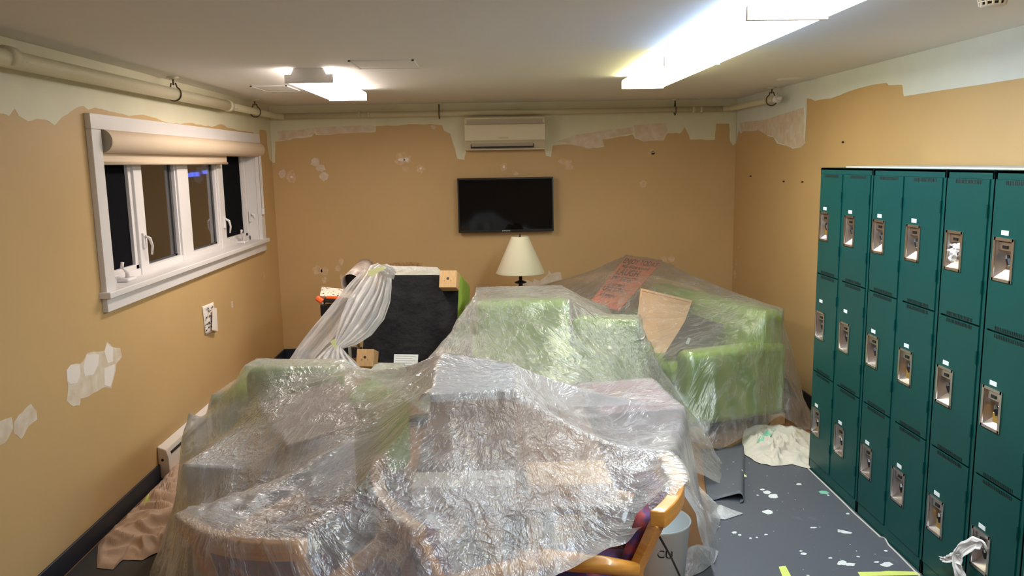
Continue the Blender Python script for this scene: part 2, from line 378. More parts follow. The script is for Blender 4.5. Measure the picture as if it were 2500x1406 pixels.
for (cx, cy, rx, ry) in [(980, 390, 8, 4), (992, 390, 6, 5), (1027, 411, 3, 3), (1230, 407, 3, 4), (712, 432, 3, 3)]:
    wall_patch(wall_back, 'y', YB-.0009, (0, -1, 0), blob(cx, cy, rx, ry), PAPER, 'spackle_dab', amp=.3)
wall_patch(wall_back, 'y', YB, (0, -1, 0), [(1275, 695), (1282, 682), (1300, 690), (1305, 680), (1318, 686), (1330, 676), (1338, 668), (1340, 660), (1346, 668), (1368, 664), (1372, 682), (1355, 690), (1330, 697), (1300, 700)], SPACK, 'spackle_patch')
wall_patch(wall_back, 'y', YB, (0, -1, 0), [(935, 646), (960, 642), (1000, 640), (1030, 643), (1028, 652), (940, 652)], RUST, 'brown_stain', amp=1)
def cp(L_): return [(x/2.32, 800+y/2.32) for x, y in L_]
wall_patch(wall_left, 'x', XL, (1, 0, 0), cp([(375, 245), (400, 208), (455, 205), (490, 145), (590, 130), (605, 80), (640, 110), (680, 115), (690, 165), (660, 200), (655, 240),
           (630, 345), (580, 340), (500, 390), (455, 400), (450, 440), (415, 445), (375, 415), (385, 330)]), SPACK, 'spackle_patch', amp=2)
for q in ([(378, 240), (400, 212), (452, 208), (455, 260), (440, 310), (400, 320), (380, 300)], [(470, 220), (490, 150), (560, 150), (555, 210), (530, 265), (480, 275)], [(590, 230), (650, 205), (648, 245), (625, 335), (590, 325)], [(590, 135), (605, 90), (640, 115), (640, 190), (610, 200)]):
    wall_patch(wall_left, 'x', XL+.0008, (1, 0, 0), cp(q), PAPER, 'spackle_dab', amp=1)
wall_patch(wall_left, 'x', XL, (1, 0, 0), cp([(75, 545), (100, 500), (175, 430), (205, 470), (210, 520), (160, 560), (120, 630), (80, 600)]), SPACK, 'spackle_patch', amp=1.5)
wall_patch(wall_left, 'x', XL, (1, 0, 0), cp([(-60, 560), (20, 520), (65, 505), (75, 570), (30, 650), (-60, 700)]), SPACK, 'spackle_patch', amp=1.5)
wall_patch(wall_left, 'x', XL, (1, 0, 0), [(564, 735), (569, 735), (569, 751), (565, 751)], SPACK, 'spackle_patch', amp=.2)
wall_patch(wall_left, 'x', XL, (1, 0, 0), [(642, 664), (646, 662), (648, 675), (644, 682)], SPACKT, 'spackle_patch', amp=.2)
for cx, cy, rx, ry in [(1803, 600, 3, 7), (1797, 640, 2.5, 8), (1794, 670, 3, 10)]:
    wall_patch(wall_right, 'x', XR, (-1, 0, 0), blob(cx, cy, rx, ry), SPACKT, 'spackle_patch', amp=.3)
for cx, cy in [(2060, 347), (1834, 430), (1915, 443), (1961, 444)]:
    p = at(cx, cy, 'x', XR)
    MB().tube([p, p+Vector((-.012, 0, 0))], .006, 8).build('screw', INK, wall_right)

# baseboards
struct(MB().box(XL, XL+.012, YF, YB, 0, .10).build('baseboard_left', BASEB, bevel=.004))
struct(MB().box(XL+.012, XR, YB-.012, YB, 0, .10).build('baseboard_back', BASEB, bevel=.004))
struct(MB().box(XR-.012, XR, LY+.05, YB-.012, 0, .10).build('baseboard_right', BASEB, bevel=.004))

# ceiling access panels, round plate
def panel(pxs, name, label, close=True):
    P = [at(x, y, 'z', HC) for x, y in pxs]
    x0, x1 = min(p.x for p in P), max(p.x for p in P); y0, y1 = min(p.y for p in P), max(p.y for p in P)
    t = thing(name, label, 'access panel', (x0, y0, HC))
    MB().box(x0+.012, x1-.012, y0+.012, y1-.012, HC-.004, HC).build('hatch', CEIL, t, bevel=.002)
    f = MB().box(x0, x1, y0, y0+.012, HC-.006, HC).box(x0, x1, y1-.012, y1, HC-.006, HC).box(x0, x0+.012, y0, y1, HC-.006, HC).box(x1-.012, x1, y0, y1, HC-.006, HC)
    f.build('frame', CEIL, t)
panel([(850, 148), (1010, 145), (1020, 165)], 'ceiling_hatch', 'flat ceiling access hatch right of the short ceiling light')
panel([(612, 210), (700, 208), (665, 222)], 'ceiling_hatch', 'flat ceiling access hatch left of the short ceiling light')
c = (at(1890, 195, 'z', HC)+at(1990, 190, 'z', HC))/2
o = MB().lathe([(0, -.006), (.11, -.006), (.118, 0)], c, 40).build('ceiling_plate', CEIL, smooth=True)
tag(o, 'round painted cover plate on the ceiling above the pipe end', 'cover plate')

# ---------------------------------------------------------------- window
win = struct(thing('window_1', 'x', 'x', (XL, (WY0+WY1)/2, WZ0)))
del win['label']; del win['category']
xo = XL
tr = MB()
# casing: jambs, head
YO0, YO1, ZO0, ZO1 = 3.985, 6.90, 1.155, 2.055
MB().box(xo, xo+.03, YO0, WY0, ZO0, WZ1-.006).box(xo, xo+.03, WY1, YO1, ZO0, WZ1-.006).box(xo, xo+.03, YO0, YO1, WZ1-.005, ZO1).build('casing', TRIM, win, bevel=.003)
MB().box(xo-.13, xo+.055, YO0-.02, YO1+.02, 1.148, 1.181).build('window_sill', TRIM, win, bevel=.005)
MB().box(xo, xo+.028, YO0+.0, YO1-.0, 1.078, 1.148).build('apron', TRIM, win, bevel=.003)
MB().box(xo-.18, xo, WY0, WY0+.012, WZ0, WZ1).box(xo-.18, xo, WY1-.012, WY1, WZ0, WZ1).box(xo-.18, xo, WY0, WY1, WZ1-.012, WZ1).box(xo-.18, xo-.02, WY0, WY1, WZ0-.02, WZ0+.004).build('reveal', TRIM, win)
xg = XL-.10
MULL = [(4.10, 4.235), (4.590, 4.745), (5.262, 5.475), (6.035, 6.365), (6.695, 6.788)]
GL = bpy.data.materials.new('window_glass'); GL.use_nodes = True
g = GL.node_tree.nodes['Principled BSDF']; g.inputs['Base Color'].default_value = (.9, .9, .9, 1); g.inputs['Roughness'].default_value = .02
g.inputs['Transmission Weight'].default_value = 1; g.inputs['IOR'].default_value = 1.5
SCR = mat('black_insect_screen', (.006, .006, .008), 1, spec=.05)
GREYF = mat('dark_window_gasket', (.05, .05, .055), .5)
panes = [(4.235, 4.595), (4.745, 5.262), (5.475, 6.035), (6.365, 6.695)]
fr = MB().box(xg-.03, xg+.03, WY0+.012, WY1-.012, WZ0+.004, WZ0+.045).box(xg-.03, xg+.03, WY0+.012, WY1-.012, WZ1-.06, WZ1-.012)
fr.box(xg-.03, xg+.03, WY0+.012, WY0+.05, WZ0, WZ1-.01).box(xg-.03, xg+.03, WY1-.05, WY1-.012, WZ0, WZ1-.01)
fr.build('window_frame', TRIM, win, bevel=.004)
for (a, b) in [(4.625, 4.735), (5.275, 5.46), (6.05, 6.17)]:
    MB().box(xg-.03, xg+.036, a, b, WZ0+.004, WZ1-.03).build('mullion', TRIM, win, bevel=.006)
# sashes: real frames around each pane
sash = [(4.135, 4.64, 'c'), (4.735, 5.285, 'f'), (5.455, 6.06, 'f'), (6.16, 6.75, 'c')]
gl_rng = []
for (a, b, k) in sash:
    t = .05 if k == 'c' else .022
    zb, zt = WZ0+.03, WZ1-.05
    s_ = MB().box(xg-.02, xg+.02, a, a+t, zb, zt).box(xg-.02, xg+.02, b-t, b, zb, zt).box(xg-.02, xg+.02, a, b, zb, zb+t*.8).box(xg-.02, xg+.02, a, b, zt-t*.6, zt)
    so = s_.build('sash', TRIM if k == 'c' else TRIM, win, bevel=.004)
    MB().box(xg-.012, xg-.006, a+t, b-t, zb+t*.8, zt-t*.6).build('pane', GL, so)
    ga = MB().box(xg-.02, xg-.004, a+t, a+t+.012, zb+t*.8, zt-t*.6).box(xg-.02, xg-.002, b-t-.03, b-t, zb+t*.8, zt-t*.6).box(xg-.02, xg-.002, a+t, b-t, zb+t*.8, zb+t*.8+.012)
    ga.build('gasket', GREYF, so)
    if k == 'c':
        MB().box(xg-.003, xg+.001, a+t, b-t, zb+t*.8, zt-t*.6).build('insect_screen', SCR, so)
# cranks and latches
def crank(y, s=1):
    z = WZ0+.045
    MB().box(xo-.075, xo-.01, y-.06, y+.05, WZ0+.004, z-.018).build('crank_base', TRIM, win, bevel=.01)
    MB().tube([(xo-.035, y-.01, z-.02), (xo-.035, y-.01, z+.01), (xo-.03, y-.05*s, z+.03), (xo-.025, y-.09*s, z+.045)], [.012, .011, .007, .006], 10).tube([(xo-.025, y-.09*s, z+.045), (xo-.02, y-.09*s, z+.075)], .009, 10).build('crank_handle', TRIM, win, smooth=True)
crank(4.38); crank(6.48)
for y in (4.675, 6.115, 6.77):
    x_ = xg+.04
    MB().box(x_-.006, x_+.008, y-.016, y+.016, 1.33, 1.42).build('latch_plate', TRIM, win, bevel=.004)
    MB().tube([(x_+.008, y, 1.40), (x_+.03, y+.012, 1.385), (x_+.035, y+.028, 1.34), (x_+.025, y+.035, 1.29)], [.009, .009, .007, .006], 10).build('latch_lever', TRIM, win, smooth=True)
# outside: a lit blue sign seen through the third pane
p0 = at(455, 425, 'x', XL-3.975); 
sg = thing('lit_sign', 'small blue lit sign far outside the third window pane', 'sign', (p0.x, p0.y, p0.z))
BLUE = emis('blue_light', (.08, .16, 1.0), 1.6)
for i, (a, b, c_, d) in enumerate([(455, 423, 463, 432), (466, 421, 474, 431), (477, 420, 486, 430), (496, 416, 505, 424)]):
    P, Q = at(a, b, 'x', XL-3.975), at(c_, d, 'x', XL-3.975)
    MB().box(P.x-.02, P.x, min(P.y, Q.y), max(P.y, Q.y), min(P.z, Q.z), max(P.z, Q.z)).build('lamp_block', BLUE, sg)
struct(MB().box(XL-4.2, XL-4.0, 1, 30, -1, 4).build('wall_neighbour', mat('dark_outside', (.03, .02, .015), .9)))
# roller blind
bl = thing('roller_blind', 'cream roller blind pulled a little way down over the window', 'blind', (XL, 5.45, 1.85))
prof = []
R_ = .058
cx_, cz_ = XL+.018, 1.925
G = []
for i in range(17):
    a = -PI/2+PI*i/16
    G.append([(cx_+R_*math.cos(a)*.95, 4.10, cz_+R_*math.sin(a)), (cx_+R_*math.cos(a)*.95, 6.875, cz_+R_*math.sin(a))])
G.append([(XL-.02, 4.10, cz_+R_), (XL-.02, 6.875, cz_+R_)]); G.insert(0, [(XL-.02, 4.10, cz_-R_), (XL-.02, 6.875, cz_-R_)])
MB().grid(G).build('cassette', BLIND, bl, smooth=True)
capP = [Vector(r[0]) for r in G]
MB().prism(capP, (0, .004, 0)).build('end_cap', CAP, bl)
MB().prism([p+Vector((0, 2.771, 0)) for p in capP], (0, .004, 0)).build('end_cap', CAP, bl)
MB().box(XL-.006, XL-.003, 4.13, 6.095, 1.81, 1.90).build('blind_cloth', BLIND, bl)
MB().tube([(XL-.004, 4.13, 1.815), (XL-.004, 6.10, 1.815)], .009, 10).build('bottom_bar', BLIND, bl, smooth=True)
ch = []
for k in (0, 1):
    MB().tube([(XL+.045, 6.83-k*.035, 1.88), (XL+.04, 6.835-k*.03, 1.43)], .0035, 6).build('cord', TRIM, bl)
MB().box(XL+.03, XL+.05, 6.80, 6.845, 1.385, 1.44).build('cord_tensioner', TRIM, bl, bevel=.006)

# ---------------------------------------------------------------- ceiling pipes and hangers
pl = thing('ceiling_pipe', 'cream painted pipe along the left wall turning along the back wall', 'pipe', (XL+.08, 5, 2.2))
zP = 2.222; xP = XL+.085; yP = YB-.075
MB().tube([(xP, YF+.01, zP-.02), (xP, 5.95, zP)], .036, 20).build('insulated_run', PIPE, pl, smooth=True)
MB().tube([(xP, 5.95, zP), (xP, YB-.14, zP), (xP+.02, YB-.095, zP), (xP+.06, yP, zP)], .027, 16).build('side_run', PIPE, pl, smooth=True)
MB().tube([(xP+.05, yP, zP), (XR-.14, yP, zP+.006)], .025, 16).build('back_run', PIPE, pl, smooth=True)
MB().tube([(XR-.15, yP, zP+.006), (XR-.09, YB-.11, zP+.006), (XR-.085, YB-.16, zP+.006), (XR-.085, 6.15, zP+.004)], .024, 16).build('right_run', PIPE, pl, smooth=True)
for y in (3.26, 5.93):
    MB().tube([(xP, y-.03, zP), (xP, y+.03, zP)], .042, 20).build('collar', PIPE, pl, smooth=True)
    MB().tube([(xP+.02, y+.03, zP-.01), (xP+.02, y+.06, zP-.01)], [.018, .012], 12).tube([(xP+.03, y+.06, zP-.01), (xP+.032, y+.11, zP-.012)], [.006, .004], 8).tube([(xP+.01, y+.06, zP+.004), (xP+.025, y+.105, zP-.01)], .003, 6).build('sprinkler_head', TRIM, pl, smooth=True)
for px_ in (877, 900, 1693, 1712, 1786):
    p = at(px_, 285 if px_ < 1000 else 272, 'y', yP)
    MB().tube([(p.x-.012, yP, zP+.003), (p.x+.012, yP, zP+.003)], .030, 16).build('coupling', PIPE, pl, smooth=True)
MB().tube([(XR-.085, 6.16, zP), (XR-.085, 6.08, zP)], [.026, .03], 14).tube([(XR-.085, 6.08, zP), (XR-.085, 6.02, zP)], [.018, .012], 10).build('end_fitting', TRIM, pl, smooth=True)
MET = mat('dark_steel', (.10, .08, .06), .45, metal=.6)
def hanger(x, y, axis, label):
    t = thing('pipe_hanger', label, 'pipe hanger', (x, y, zP))
    MB().lathe([(0, 0), (.035, 0), (.035, -.006), (.012, -.012), (.006, -.014)], (x, y, HC)).build('ceiling_flange', PIPE, t, smooth=True)
    MB().tube([(x, y, HC-.01), (x, y, zP+.05)], .006, 8).build('rod', MET, t, smooth=True)
    r = .042; P = []
    for i in range(-4, 13):
        a = PI/2 + .5 + (2*PI-1.0)*((i+4)/16)
        u, v_ = r*math.cos(a), r*math.sin(a)
        P.append((x+(u if axis == 'y' else 0), y+(0 if axis == 'y' else u), zP+v_))
    e = .012
    P = [(x-(e if axis == 'y' else 0)*1, y-(0 if axis == 'y' else e), zP+.062)] + P + [(x+(e if axis == 'y' else 0), y+(0 if axis == 'y' else e), zP+.062)]
    MB().tube(P, .0045, 8).build('strap', MET, t, smooth=True)
hanger(xP, 4.93, 'y', 'pipe hanger above the near half of the window')
hanger(xP, 6.62, 'y', 'pipe hanger above the far half of the window')
hanger(at(1072, 270, 'y', yP).x, yP, 'x', 'pipe hanger on the back wall left of the air conditioner')
hanger(at(1648, 262, 'y', yP).x, yP, 'x', 'pipe hanger on the back wall right of the air conditioner')
hanger(XR-.085, 6.22, 'y', 'pipe hanger beside the open pipe end on the right wall')

# ---------------------------------------------------------------- ceiling lights
def diffuser_mat(name, c_mid, c_edge, strength, edge=1.3):
    """lit acrylic: brightest over the tubes, weaker and tinted towards the lips"""
    M = bpy.data.materials.new(name); M.use_nodes = True; nt, N, L = mix_nodes(M)
    b = N['Principled BSDF']; b.inputs['Base Color'].default_value = (.8, .8, .8, 1)
    tc = N.new('ShaderNodeTexCoord'); sp = N.new('ShaderNodeSeparateXYZ'); L.new(tc.outputs['Object'], sp.inputs[0])
    ab = N.new('ShaderNodeMath'); ab.operation = 'ABSOLUTE'; L.new(sp.outputs[0], ab.inputs[0])
    mr = N.new('ShaderNodeMapRange'); mr.interpolation_type = 'SMOOTHSTEP'; mr.inputs[1].default_value = .07; mr.inputs[2].default_value = .132; mr.inputs[3].default_value = 1; mr.inputs[4].default_value = 0
    L.new(ab.outputs[0], mr.inputs[0])
    mc = N.new('ShaderNodeMix'); mc.data_type = 'RGBA'; mc.inputs[6].default_value = (*c_edge, 1); mc.inputs[7].default_value = (*c_mid, 1); L.new(mr.outputs[0], mc.inputs[0])
    ms = N.new('ShaderNodeMapRange'); ms.inputs[3].default_value = edge; ms.inputs[4].default_value = strength; L.new(mr.outputs[0], ms.inputs[0])
    L.new(mc.outputs[2], b.inputs['Emission Color']); L.new(ms.outputs[0], b.inputs['Emission Strength'])
    return M
FIXW = mat('white_light_housing', (.80, .77, .75), .5)
D_WARM = diffuser_mat('lit_diffuser_warm', (1, .89, .80), (1, .88, .78), LIGHT*1.0, LIGHT*.35)
D_COOL = diffuser_mat('lit_diffuser_cool', (.66, .84, 1.08), (.45, .66, 1), LIGHT*1.05, LIGHT*.28)
D_YEL = diffuser_mat('lit_diffuser_yellow', (.95, .96, .80), (1, .93, .40), LIGHT*.85, LIGHT*.22)
def light2(x0, x1, y0, y1, dm, label, ends=(True, True)):
    xc = (x0+x1)/2; hw = (x1-x0)/2
    t = thing('ceiling_light', label, 'ceiling light', (xc, y0, HC))
    MB().box(-hw*.55, hw*.55, .012, y1-y0-.012, -.05, 0).build('housing', FIXW, t, bevel=.003, local=True)
    pf = [(-hw, -.028), (-hw, -.062), (-hw+.012, -.078), (hw-.012, -.078), (hw, -.062), (hw, -.028)]
    G = [[(a, .010 + (y1-y0-.02)*k, z) for k in (0, 1)] for a, z in pf]
    MB().grid(G).build('diffuser', dm, t, local=True)
    for k, (a, b) in enumerate(((0, .010), (y1-y0-.010, y1-y0))):
        o2 = [(-hw-.002, -.081), (hw+.002, -.081), (hw+.002, -.034), (hw*.74, -.034), (hw*.62, 0), (-hw*.62, 0), (-hw*.74, -.034), (-hw-.002, -.034)]
        MB().prism([(q, a, z) for q, z in o2], (0, b-a, 0)).build('end_plate', FIXW if ends[k] else TRIM, t, local=True)
    return t
light2(-1.105, -.842, 4.585, 5.865, D_WARM, 'short ceiling light near the window, glowing warm white')
light2(.882, 1.150, 4.005, 5.255, D_YEL, 'far yellowish segment of the right ceiling light row', (False, False))
light2(.882, 1.150, 2.752, 4.003, D_COOL, 'bluish white middle segment of the right ceiling light row', (False, False))
light2(.882, 1.150, 1.500, 2.750, D_YEL, 'near yellowish segment of the right ceiling light row', (False, False))
light2(.882, 1.150, .248, 1.498, D_COOL, 'bluish segment of the ceiling light row above the camera', (False, False))

# smoke detector
p = at(2425, -8, 'z', HC-.03)
sd = thing('smoke_detector', 'white slotted smoke detector hanging from the ceiling at the right', 'smoke detector', (p.x, p.y, HC))
MB().lathe([(.055, 0), (.055, -.02), (.044, -.035)], (0, 0, 0)).lathe([(.036, -.056), (.034, -.062), (0, -.064)]).build('shell', TRIM, sd, local=True, smooth=True)
MB().lathe([(.034, -.034), (.030, -.057)]).build('sensor_core', INK, sd, local=True, smooth=True)
mm = MB()
for k in range(12):
    a = 2*PI*k/12; mm.tube([(.042*math.cos(a), .042*math.sin(a), -.034), (.036*math.cos(a), .036*math.sin(a), -.058)], .004, 6)
mm.lathe([(.0415, -.044), (.0405, -.048), (.039, -.046)])
mm.build('cage', TRIM, sd, local=True)

# ---------------------------------------------------------------- air conditioner, TV
A0, A1 = at(1131, 290, 'y', YB-.2), at(1333, 286, 'y', YB-.2)
ax0, ax1 = -.185, .525
ac = thing('air_conditioner', 'cream wall mounted air conditioner above the television', 'air conditioner', ((ax0+ax1)/2, YB, 1.9))
zt, zb_ = 2.180, 1.905
prof = [(YB, zb_-.005), (YB-.11, zb_), (YB-.165, zb_+.06), (YB-.19, zb_+.075), (YB-.20, zb_+.16), (YB-.195, zt-.065), (YB-.17, zt-.055), (YB-.17, zt-.02), (YB-.185, zt-.012), (YB-.18, zt), (YB, zt)]
MB().prism([(ax0, y, z) for y, z in prof], (ax1-ax0, 0, 0)).build('housing', ACW, ac, bevel=.004)
MB().box(ax0+.02, ax1-.02, YB-.178, YB-.168, zt-.052, zt-.024).build('intake_grille', ACG, ac)
MB().box(ax0+.05, ax1-.10, YB-.150, YB-.10, zb_+.008, zb_+.058).build('air_outlet', INK, ac)
Mv = Matrix.Translation((0, YB-.148, zb_+.030)) @ Matrix.Rotation(.62, 4, 'X')
MB().box(ax0+.056, ax1-.106, -.006, .006, -.024, .022, Mv).build('louvre', ACG, ac, bevel=.003)
MB().box(ax0+.30, ax0+.385, YB-.203, YB-.198, zb_+.092, zb_+.097).build('maker_logo', ACG, ac)
MB().box(ax0-.002, ax1+.002, YB-.115, YB, zb_-.008, zb_).build('base_lip', ACW, ac)
tv = thing('television', 'black flat television on the back wall above the lamp', 'television', (.17, YB, 1.4))
T0, T1 = at(1116, 434, 'y', YB-.09), at(1352, 571, 'y', YB-.09)
tx0, tx1, tz0, tz1 = T0.x, T1.x, 1.158, 1.650
MB().box(tx0, tx1, YB-.09, YB-.045, tz0, tz1).build('casing', BLACK, tv, bevel=.004)
MB().box(tx0+.014, tx1-.014, YB-.0925, YB-.089, tz0+.024, tz1-.014).build('screen', SCREEN, tv)
MB().box(tx0+.2, tx1-.2, YB-.045, YB, tz0+.12, tz1-.12).build('wall_bracket', MET, tv)
def text(body, size, M, name, material, parent, extrude=.0005, bold=False, width=None):
    cu = bpy.data.curves.new(name, 'FONT'); cu.body = body; cu.size = size; cu.extrude = extrude; cu.align_x = 'CENTER'; cu.align_y = 'CENTER'
    if bold: cu.offset = size*.015
    o = bpy.data.objects.new(name, cu); col.objects.link(o)
    dg = bpy.context.evaluated_depsgraph_get(); me = bpy.data.meshes.new_from_object(o.evaluated_get(dg))
    bpy.data.objects.remove(o); o = bpy.data.objects.new(name, me); col.objects.link(o)
    me.materials.clear(); me.materials.append(material)
    if width:
        xs = [v.co.x for v in me.vertices]; k = width/(max(xs)-min(xs)); me.transform(Matrix.Diagonal((k, 1, 1, 1)))
    me.transform(TM[parent.name].inverted() @ M); o.parent = parent; return o
text('SAMSUNG', .016, Matrix.Translation(((tx0+tx1)/2, YB-.0912, tz0+.012)) @ Matrix.Rotation(PI/2, 4, 'X'), 'maker_logo', LABELW, tv)

# ---------------------------------------------------------------- lockers
ROWS = [(.066, .586), (.594, 1.142), (1.150, 1.692)]
def vent_mesh(y0, y1, z0, z1, x):
    m_ = MB(); n = 18; s = (y1-y0)/n
    for i in range(n): m_.box(x-.0012, x+.004, y0+i*s, y0+i*s+s*.6, z0, z1)
    return m_
ROWN = ['bottom', 'middle', 'top']
def locker(k0, cols, label):
    y1 = LY-k0*UN; y0 = y1-cols*UN
    t = thing('locker_unit', label, 'locker', (LX+.2, (y0+y1)/2, 0))
    g_ = .004
    b = MB(); xb = XR-.012
    b.box(LX, xb, y0+g_, y0+g_+.012, 0, LH).box(LX, xb, y1-g_-.012, y1-g_, 0, LH).box(LX, xb, y0+g_, y1-g_, LH-.012, LH).box(xb-.01, xb, y0+g_, y1-g_, 0, LH)
    b.box(LX, LX+.012, y0+g_, y1-g_, LH-.034, LH).box(LX, LX+.012, y0+g_, y1-g_, 0, .062)
    b.build('cabinet', GREENM, t, bevel=.0015)
    st = MB()
    for c_ in range(cols+1):
        yy = y1-c_*UN
        lo = .018 if c_ == 0 else .016; 
        a = yy-(.016 if c_ < cols else -.0) ; 
        ya = max(y0+g_, yy-.020 if c_ < cols else y0+g_); yb = min(y1-g_, yy+.022 if c_ > 0 else y1-g_)
        st.box(LX+.001, LX+.018, ya, yb, .06, LH-.03)
    for z in (.060, .590, 1.146): st.box(LX+.010, LX+.016, y0+g_, y1-g_, z-.006, z+.006)
    st.build('door_frame', GREENM, t)
    MB().box(LX+.045, LX+.05, y0+.02, y1-.02, .02, LH-.02).build('inner_panel', DARKGAP, t)
    for c_ in range(cols):
        ya, yb = y1-(c_+1)*UN+.026, y1-c_*UN-.018
        for r, (za, zb) in enumerate(ROWS):
            py1 = yb-.012; py0 = py1-.108; pz1 = zb-.208; pz0 = pz1-.148
            d = MB()
            xa, xd = LX-.003, LX+.010
            d.box(xa, xd, py1, yb, za, zb).box(xa, xd, ya, py0, za, zb).box(xa, xd, py0, py1, pz1, zb).box(xa, xd, py0, py1, za, pz0)
            dr = d.build('door', GREENM, t)
            # recessed handle pocket
            h = MB(); rm = .009
            xf = xa-.004
            h.box(xf, xa+.001, py0-.004, py0+rm, pz0-.004, pz1+.004).box(xf, xa+.001, py1-rm, py1+.004, pz0-.004, pz1+.004).box(xf, xa+.001, py0, py1, pz0-.004, pz0+rm*.6).box(xf, xa+.001, py0, py1, pz1-rm*.7, pz1+.004)
            xk = xa+.034
            h.add([(xa, py0+rm, pz0+rm*.6), (xa, py1-rm, pz0+rm*.6), (xk, py1-rm-.012, pz0+.035), (xk, py0+rm+.012, pz0+.035),
                   (xk, py1-rm-.012, pz1-.02), (xk, py0+rm+.012, pz1-.02), (xa, py1-rm, pz1-rm*.7), (xa, py0+rm, pz1-rm*.7)],
                  [(0, 1, 2, 3), (3, 2, 4, 5), (5, 4, 6, 7), (0, 3, 5, 7), (1, 6, 4, 2)])
            h.build('handle_pocket', CHROME, dr)
            q = MB().box(xa+.006, xa+.010, py0+rm, py1-rm, pz1-.042, pz1-.012)
            q.build('hasp_plate', CHROME, dr, bevel=.002)
            q = MB().box(xa+.003, xa+.007, py0+.040, py1-.040, pz1-.034, pz1-.022)
            q.tube([(xa+.004, py0+.038, pz1-.056), (xa+.003, py0+.030, pz1-.068), (xa+.004, py0+.022, pz1-.09)], [.006, .010, .008], 8)
            q.build('latch', BLACK, dr)
            yc = (py0+py1)/2
            lz = pz1+.014 if (k0+c_ > 1 or r != 1) else pz1+.055
            if not (k0+c_ == 4 and r == 2):
                MB().box(xa-.0012, xa, yc-.020, yc+.020, lz, lz+.017).build('number_label', LABELW, dr)
            ym, yh = (ya+yb)/2, (yb-ya)*.33
            vm = vent_mesh(ym-yh, ym+yh, zb-.017, zb-.003, xa)
            if r > 0:
                vm2 = vent_mesh(ym-yh, ym+yh, za+.003, za+.017, xa); vm.add(vm2.v, vm2.f)
            vm.build('vent', GREEND, dr)['kind'] = 'stuff'
            for zz_ in (za+.12, zb-.14): MB().tube([(xa-.002, ya+.001, zz_), (xa-.002, ya+.001, zz_+.05)], .004, 6).build('hinge', GREENM, dr)
    return t
locker(0, 2, 'green double locker unit at the far end of the row')
locker(2, 2, 'second green double locker unit from the far end')
locker(4, 1, 'single green locker column with a white rag in its top handle')
locker(5, 1, 'single green locker column with a white rag on its bottom handle')
locker(6, 1, 'nearest green locker column cut by the right edge')
PALEB = mat('dusty_board', (.55, .52, .46), .8)
o = MB().box(LX+.05, XR-.015, 1.9, LY-.20, LH+.0005, LH+.007).build('top_board', PALEB)
tag(o, 'thin pale board lying along the top of the lockers', 'board')
# tape ghosts on the doors
def pk(colm, row):
    yb = LY-colm*UN-.018; zb = ROWS[row][1]
    return LX-.003, yb-.012-.054, zb-.208-.074       # centre of the pocket
def padlock(colm, row, label, body=BRASS, combo=False):
    x, y, z = pk(colm, row); x += .012; y -= .018
    t = thing('padlock', label, 'padlock', (x, y, z))
    z -= .012
    if combo: MB().tube([(x-.008, y, z-.01), (x+.006, y, z-.01)], .021, 20).build('body', body, t, bevel=.002)
    else: MB().box(x-.008, x+.008, y-.016, y+.016, z-.035, z+.002).build('body', body, t, bevel=.003)
    MB().tube([(x, y-.011, z-.002)]+[(x, y-.011*math.cos(PI*i/8), z+.016+.011*math.sin(PI*i/8)) for i in range(9)]+[(x, y+.011, z-.002)], .0035, 8).build('shackle', CHROME, t, smooth=True)
padlock(0, 2, 'brass padlock on the top door nearest the far locker end')
padlock(0, 0, 'brass padlock on the bottom door of the farthest locker column')
padlock(1, 0, 'round silver padlock on the second bottom locker door', CHROME, True)
padlock(3, 1, 'brass padlock on the middle door of the fourth locker column')
padlock(4, 0, 'brass padlock on the bottom door of the fifth locker column')
padlock(5, 1, 'large brass padlock on the middle door of the sixth locker column')
def cloth_strip(name, path, widths, label, material, cat='rag', nrm=(1, 0, 0), fold=.012, freq=2.5, n=36, mcount=16):
    """a crumpled ribbon of cloth following a path"""
    P = [Vector(p) for p in path]; G = []
    def lerp(a, t):
        k = t*(len(a)-1); i = min(int(k), len(a)-2); f = k-i; return a[i]*(1-f)+a[i+1]*f
    for i in range(n):
        t = i/(n-1); p = lerp(P, t); d = (lerp(P, min(1, t+.05))-lerp(P, max(0, t-.05))).normalized()
        s = d.cross(Vector(nrm)).normalized(); q = s.cross(d); w_ = lerp(widths, t); row = []
        for j in range(mcount):
            u = j/(mcount-1)*2-1
            e = noise.noise(Vector((u*3, t*7, 5)))
            row.append(p+s*(u*w_+.006*noise.noise(Vector((t*14, u*2, 1))))+q*(fold*math.sin(u*freq*PI+e*3+t*2)*(w_/.03)**.5+.5*fold*e))
        G.append(row)
    o = MB().grid(G).build(name, material, smooth=True, solid=.0015, subsurf=1); tag(o, label, cat); return o
x, y, z = pk(5, 0)
pa = lambda px, py, off: at(px, py, 'x', LX-off)
cloth_strip('rag', [(LX+.01, y-.03, z+.0), pa(2400, 1330, .012), pa(2378, 1325, .03), pa(2345, 1345, .04), pa(2338, 1370, .035), pa(2345, 1412, .03)], [.007, .018, .024, .026, .036, .03], 'white rag stuffed in a bottom locker handle, hanging out to the left', CLOTHW, fold=.006, freq=1.1)
cloth_strip('rag', [pa(2345, 1362, .036), pa(2325, 1360, .03), pa(2308, 1367, .026), pa(2294, 1362, .02)], [.028, .018, .012, .006], 'torn white rag tail pointing left beside the bottom locker handle', CLOTHW, fold=.005, freq=1.3)
cloth_strip('rag', [pa(2344, 594, -.008), pa(2334, 602, .008), pa(2326, 620, .012), pa(2322, 638, .008)], [.006, .024, .026, .010], 'small white rag tucked in a top locker handle', CLOTHW)

